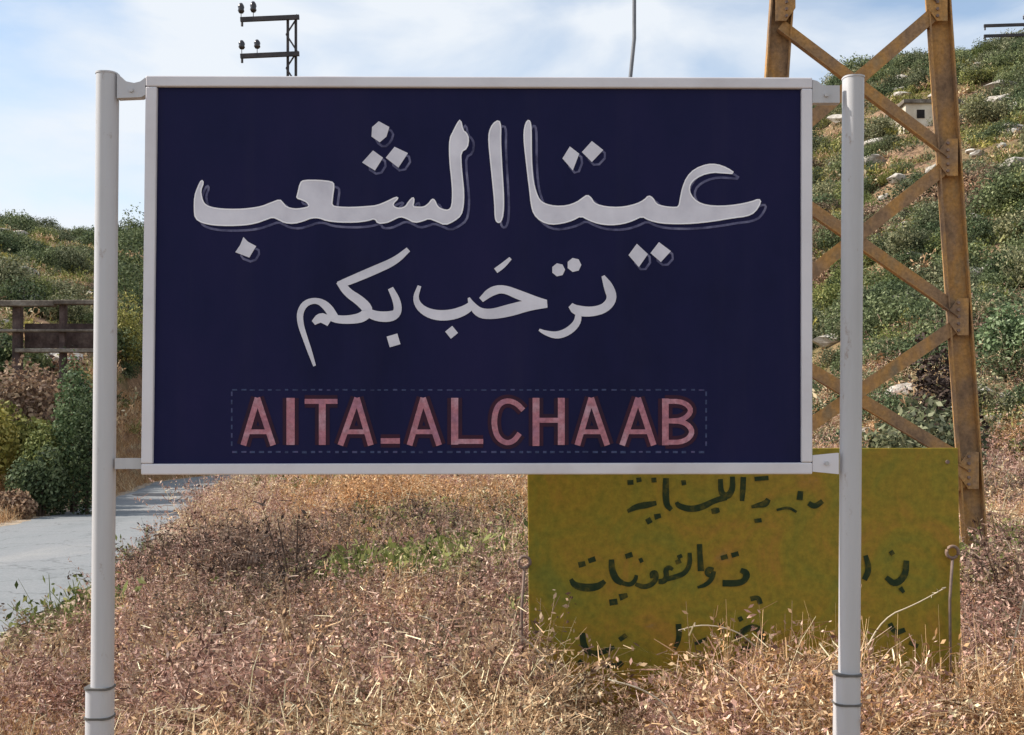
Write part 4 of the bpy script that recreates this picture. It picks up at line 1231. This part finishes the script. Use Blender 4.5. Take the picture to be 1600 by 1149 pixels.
btext('text_line', [Q7(q) for q in [
    [(1125,50,22),(1122,110,24),(1118,170,18)], [(1070,48,20),(1072,110,24),(1045,150,30),(1012,130,24),(1010,60,20)],
    [(1040,150,26),(975,170,22),(920,200,28),(860,212,26),(800,195,24),(790,175,14)], [(738,55,24),(736,130,28),(740,190,26),(765,214,18)],
    [(690,180,18),(640,190,28),(590,198,26),(545,222,14)], [(965,222,20),(985,218,28),(1005,214,18)], [(815,80,22),(838,76,20)],
    [(545,78,20),(575,76,20)], [(590,66,20),(615,62,18)], [(640,276,24),(664,262,24)], [(680,250,24),(712,242,18)], [(665,66,20),(690,64,20)],
    [(1250,160,20),(1235,185,30),(1200,190,20),(1165,200,12)], [(1180,60,18),(1250,54,18)], [(1410,120,22),(1405,165,26)], [(1450,180,20),(1480,200,24),(1520,170,20)],
    [(1180,270,16),(1215,265,18)], [(1290,215,10),(1350,200,12),(1390,225,10)]]])
btext('text_line', [Q7(q) for q in [
    [(262,560,16),(280,592,28),(340,605,34),(400,598,30),(432,570,18)], [(300,490,24),(335,482,20)], [(350,470,20),(385,458,22)],
    [(465,462,22),(468,520,28),(490,565,30),(520,580,22)], [(455,678,26),(495,672,24)], [(505,652,28),(545,640,18)], [(535,448,20),(570,436,22)],
    [(520,580,18),(560,590,20),(585,565,18),(590,540,14)], [(585,585,16),(625,600,22),(665,590,20),(690,560,20),(688,525,20),(664,528,16),(668,556,14)],
    [(700,572,20),(728,572,24),(742,548,22),(735,515,22),(752,500,20),(772,512,14)], [(742,560,20),(800,545,22),(835,528,20),(858,485,20),(856,428,16)], [(604,470,20),(622,462,18)],
    [(786,478,18),(812,468,18)], [(795,452,16),(818,442,16)],
    [(905,385,22),(908,450,22),(912,520,26)],
    [(968,545,16),(940,535,20),(948,508,22),(975,515,20)], [(976,520,20),(968,560,20),(935,590,18),(895,602,10)], [(1020,580,26),(1080,582,28),(1130,572,24),(1145,530,30),(1110,515,20)], [(1012,455,18),(1045,446,20)], [(1065,442,20),(1100,432,20)]]] + [
    [(1352, 868, 6), (1358, 890, 8), (1350, 906, 7)], [(1384, 902, 6), (1398, 914, 9), (1414, 900, 9), (1416, 876, 7)], [(1406, 918, 6), (1412, 926, 4)], [(1390, 866, 6), (1396, 862, 6)]])
btext('text_line', [Q8(q) for q in [
    [(320,215,22),(325,275,28),(350,315,26),(400,318,22),(450,300,22),(480,285,14)], [(505,250,20),(540,225,20)], [(300,370,20),(320,355,24)], [(435,375,20),(500,380,24),(520,360,18)],
    [(800,170,24),(805,240,22),(780,300,16)], [(1015,165,20),(1018,215,20)], [(1100,150,20),(1120,140,18)], [(1090,250,26),(1120,205,26),(1180,180,28),(1225,220,28),(1215,280,26),(1165,300,26),(1115,290,20)],
    [(1160,45,20),(1200,36,20),(1210,70,20)], [(880,270,14),(940,245,16)], [(1080,330,18),(1120,350,16)]]] + [
    [(1390, 974, 6), (1398, 990, 7), (1414, 984, 6)], [(1420, 1004, 5), (1434, 1010, 6)]])

# rusty rods with an eye at the board's sides
def eye_rod(px, py, bottom, label):
    c = B(px, py, 0.03); base = B(px - 2, bottom, 0.03)
    gz = hz(base.x, BYD - 0.03)
    root = empty('eye_rod', (base.x, base.y, gz), label, 'rusty rod')
    m = MB(); m.smooth = True; m.tube([(base.x, base.y, gz - 0.1), (c.x - 0.012, c.y, c.z - 0.22), (c.x, c.y, c.z - 0.034)], 0.0065, 7); m.build('rod', M_RUSTG, root)
    m = MB(); m.smooth = True
    m.tube([(c.x + 0.027 * math.sin(a), c.y, c.z - 0.027 * math.cos(a)) for a in [2 * math.pi * k / 16 for k in range(17)]], 0.0075, 7, cap=False); m.build('eye', M_RUSTG, root)
eye_rod(819, 878, 1000, 'rusty rod with round eye at the left edge of the yellow board')
eye_rod(1484, 862, 1000, 'rusty rod with eye at the right edge of the yellow board')

# ------------------------------------------------------------------ single stalks and dead weeds
def stalk(pts, r, label, mat=M_STRAW):
    """pts: (px, py, depth); roots itself in the ground below its first point"""
    P3 = [P(*p) for p in pts]
    P3 = [Vector(p) for p in chaikin([tuple(p) for p in P3], False, 2)]
    x, y = P3[0].x, P3[0].y; gz = hz(x, y)
    root = empty('dry_stalk', (x, y, gz), label, 'dry stalk', 'arching pale stalks in the dry weeds')
    m = MB(); m.smooth = True
    full = [Vector((x - 0.01, y, gz - 0.03))] + P3
    m.tube(full, [r * (1 - 0.5 * i / len(full)) for i in range(len(full))], 6); m.build('stem', mat, root)
    m = MB(); e = P3[-1]; d = (P3[-1] - P3[-3]).normalized()
    for k in range(7):
        q = e - d * 0.012 * k; v = Vector((random.uniform(-1, 1), random.uniform(-1, 1), random.uniform(-.5, 1))).normalized() * 0.018
        m.tube([q, q + v], [0.002, 0.0008], 4)
    m.build('seed_head', mat, root)
stalk([(1078, 1180, 4.1), (1066, 1140, 4.1), (1040, 1100, 4.1), (1000, 1075, 4.1), (950, 1062, 4.1)], 0.0055, 'pale arching stalk curving over the weeds below the yellow board')
stalk([(728, 1040, 5.2), (712, 1000, 5.2), (690, 975, 5.2), (655, 962, 5.2)], 0.006, 'pale arching stalk in the weeds left of the yellow board')
stalk([(868, 1060, 4.6), (850, 1030, 4.6), (832, 1008, 4.6), (806, 990, 4.6)], 0.006, 'pale bent stalk crossing the yellow board\'s lower left corner')
stalk([(1345, 1030, 4.75), (1380, 965, 4.75), (1430, 945, 4.75), (1478, 918, 4.75)], 0.004, 'thin pale stalk leaning across the board right of the post')
stalk([(1180, 1010, 4.7), (1150, 985, 4.7), (1100, 975, 4.7), (1060, 985, 4.7)], 0.004, 'thin pale stalk lying over the third line of faded text')
stalk([(1550, 1100, 5.0), (1575, 1040, 5.0), (1590, 980, 5.0), (1600, 940, 5.0)], 0.005, 'pale upright stalk near the lower right corner')

def dead_weed(px, Y, h, label, seed):
    x = (px - 800) / F * Y
    root = empty('dead_weed', (x, Y, hz(x, Y)), label, 'dead weed')
    g = np.random.default_rng(seed); stems = MB()
    V, Fc = stem_clump(16, h, 0.09, 0.010, seed, seg=5, lean=0.35, curl=0.5, leaves=10, leaf=0.022, twig=5)
    o = bpy.data.objects.new('dead_leaves', mesh_np('dead_leaves', V, Fc, M_DEAD)); COL.objects.link(o); o.parent = root
    for k in range(3):
        a = g.random() * 6.28; m = MB(); m.tube([(0, 0, -0.05), (0.05 * math.cos(a), 0.05 * math.sin(a), h * .5), (0.13 * math.cos(a), 0.13 * math.sin(a), h * .95)], [0.012, 0.009, 0.004], 6)
        me = m.mesh('stem', M_BARK); s = bpy.data.objects.new('stem', me); COL.objects.link(s); s.parent = root
dead_weed(461, 8.2, 0.95, 'tall blackened dead weed standing in dry grass below the sign', 5)
dead_weed(655, 13, 0.75, 'dark withered weed on the brown slope below the sign', 6)
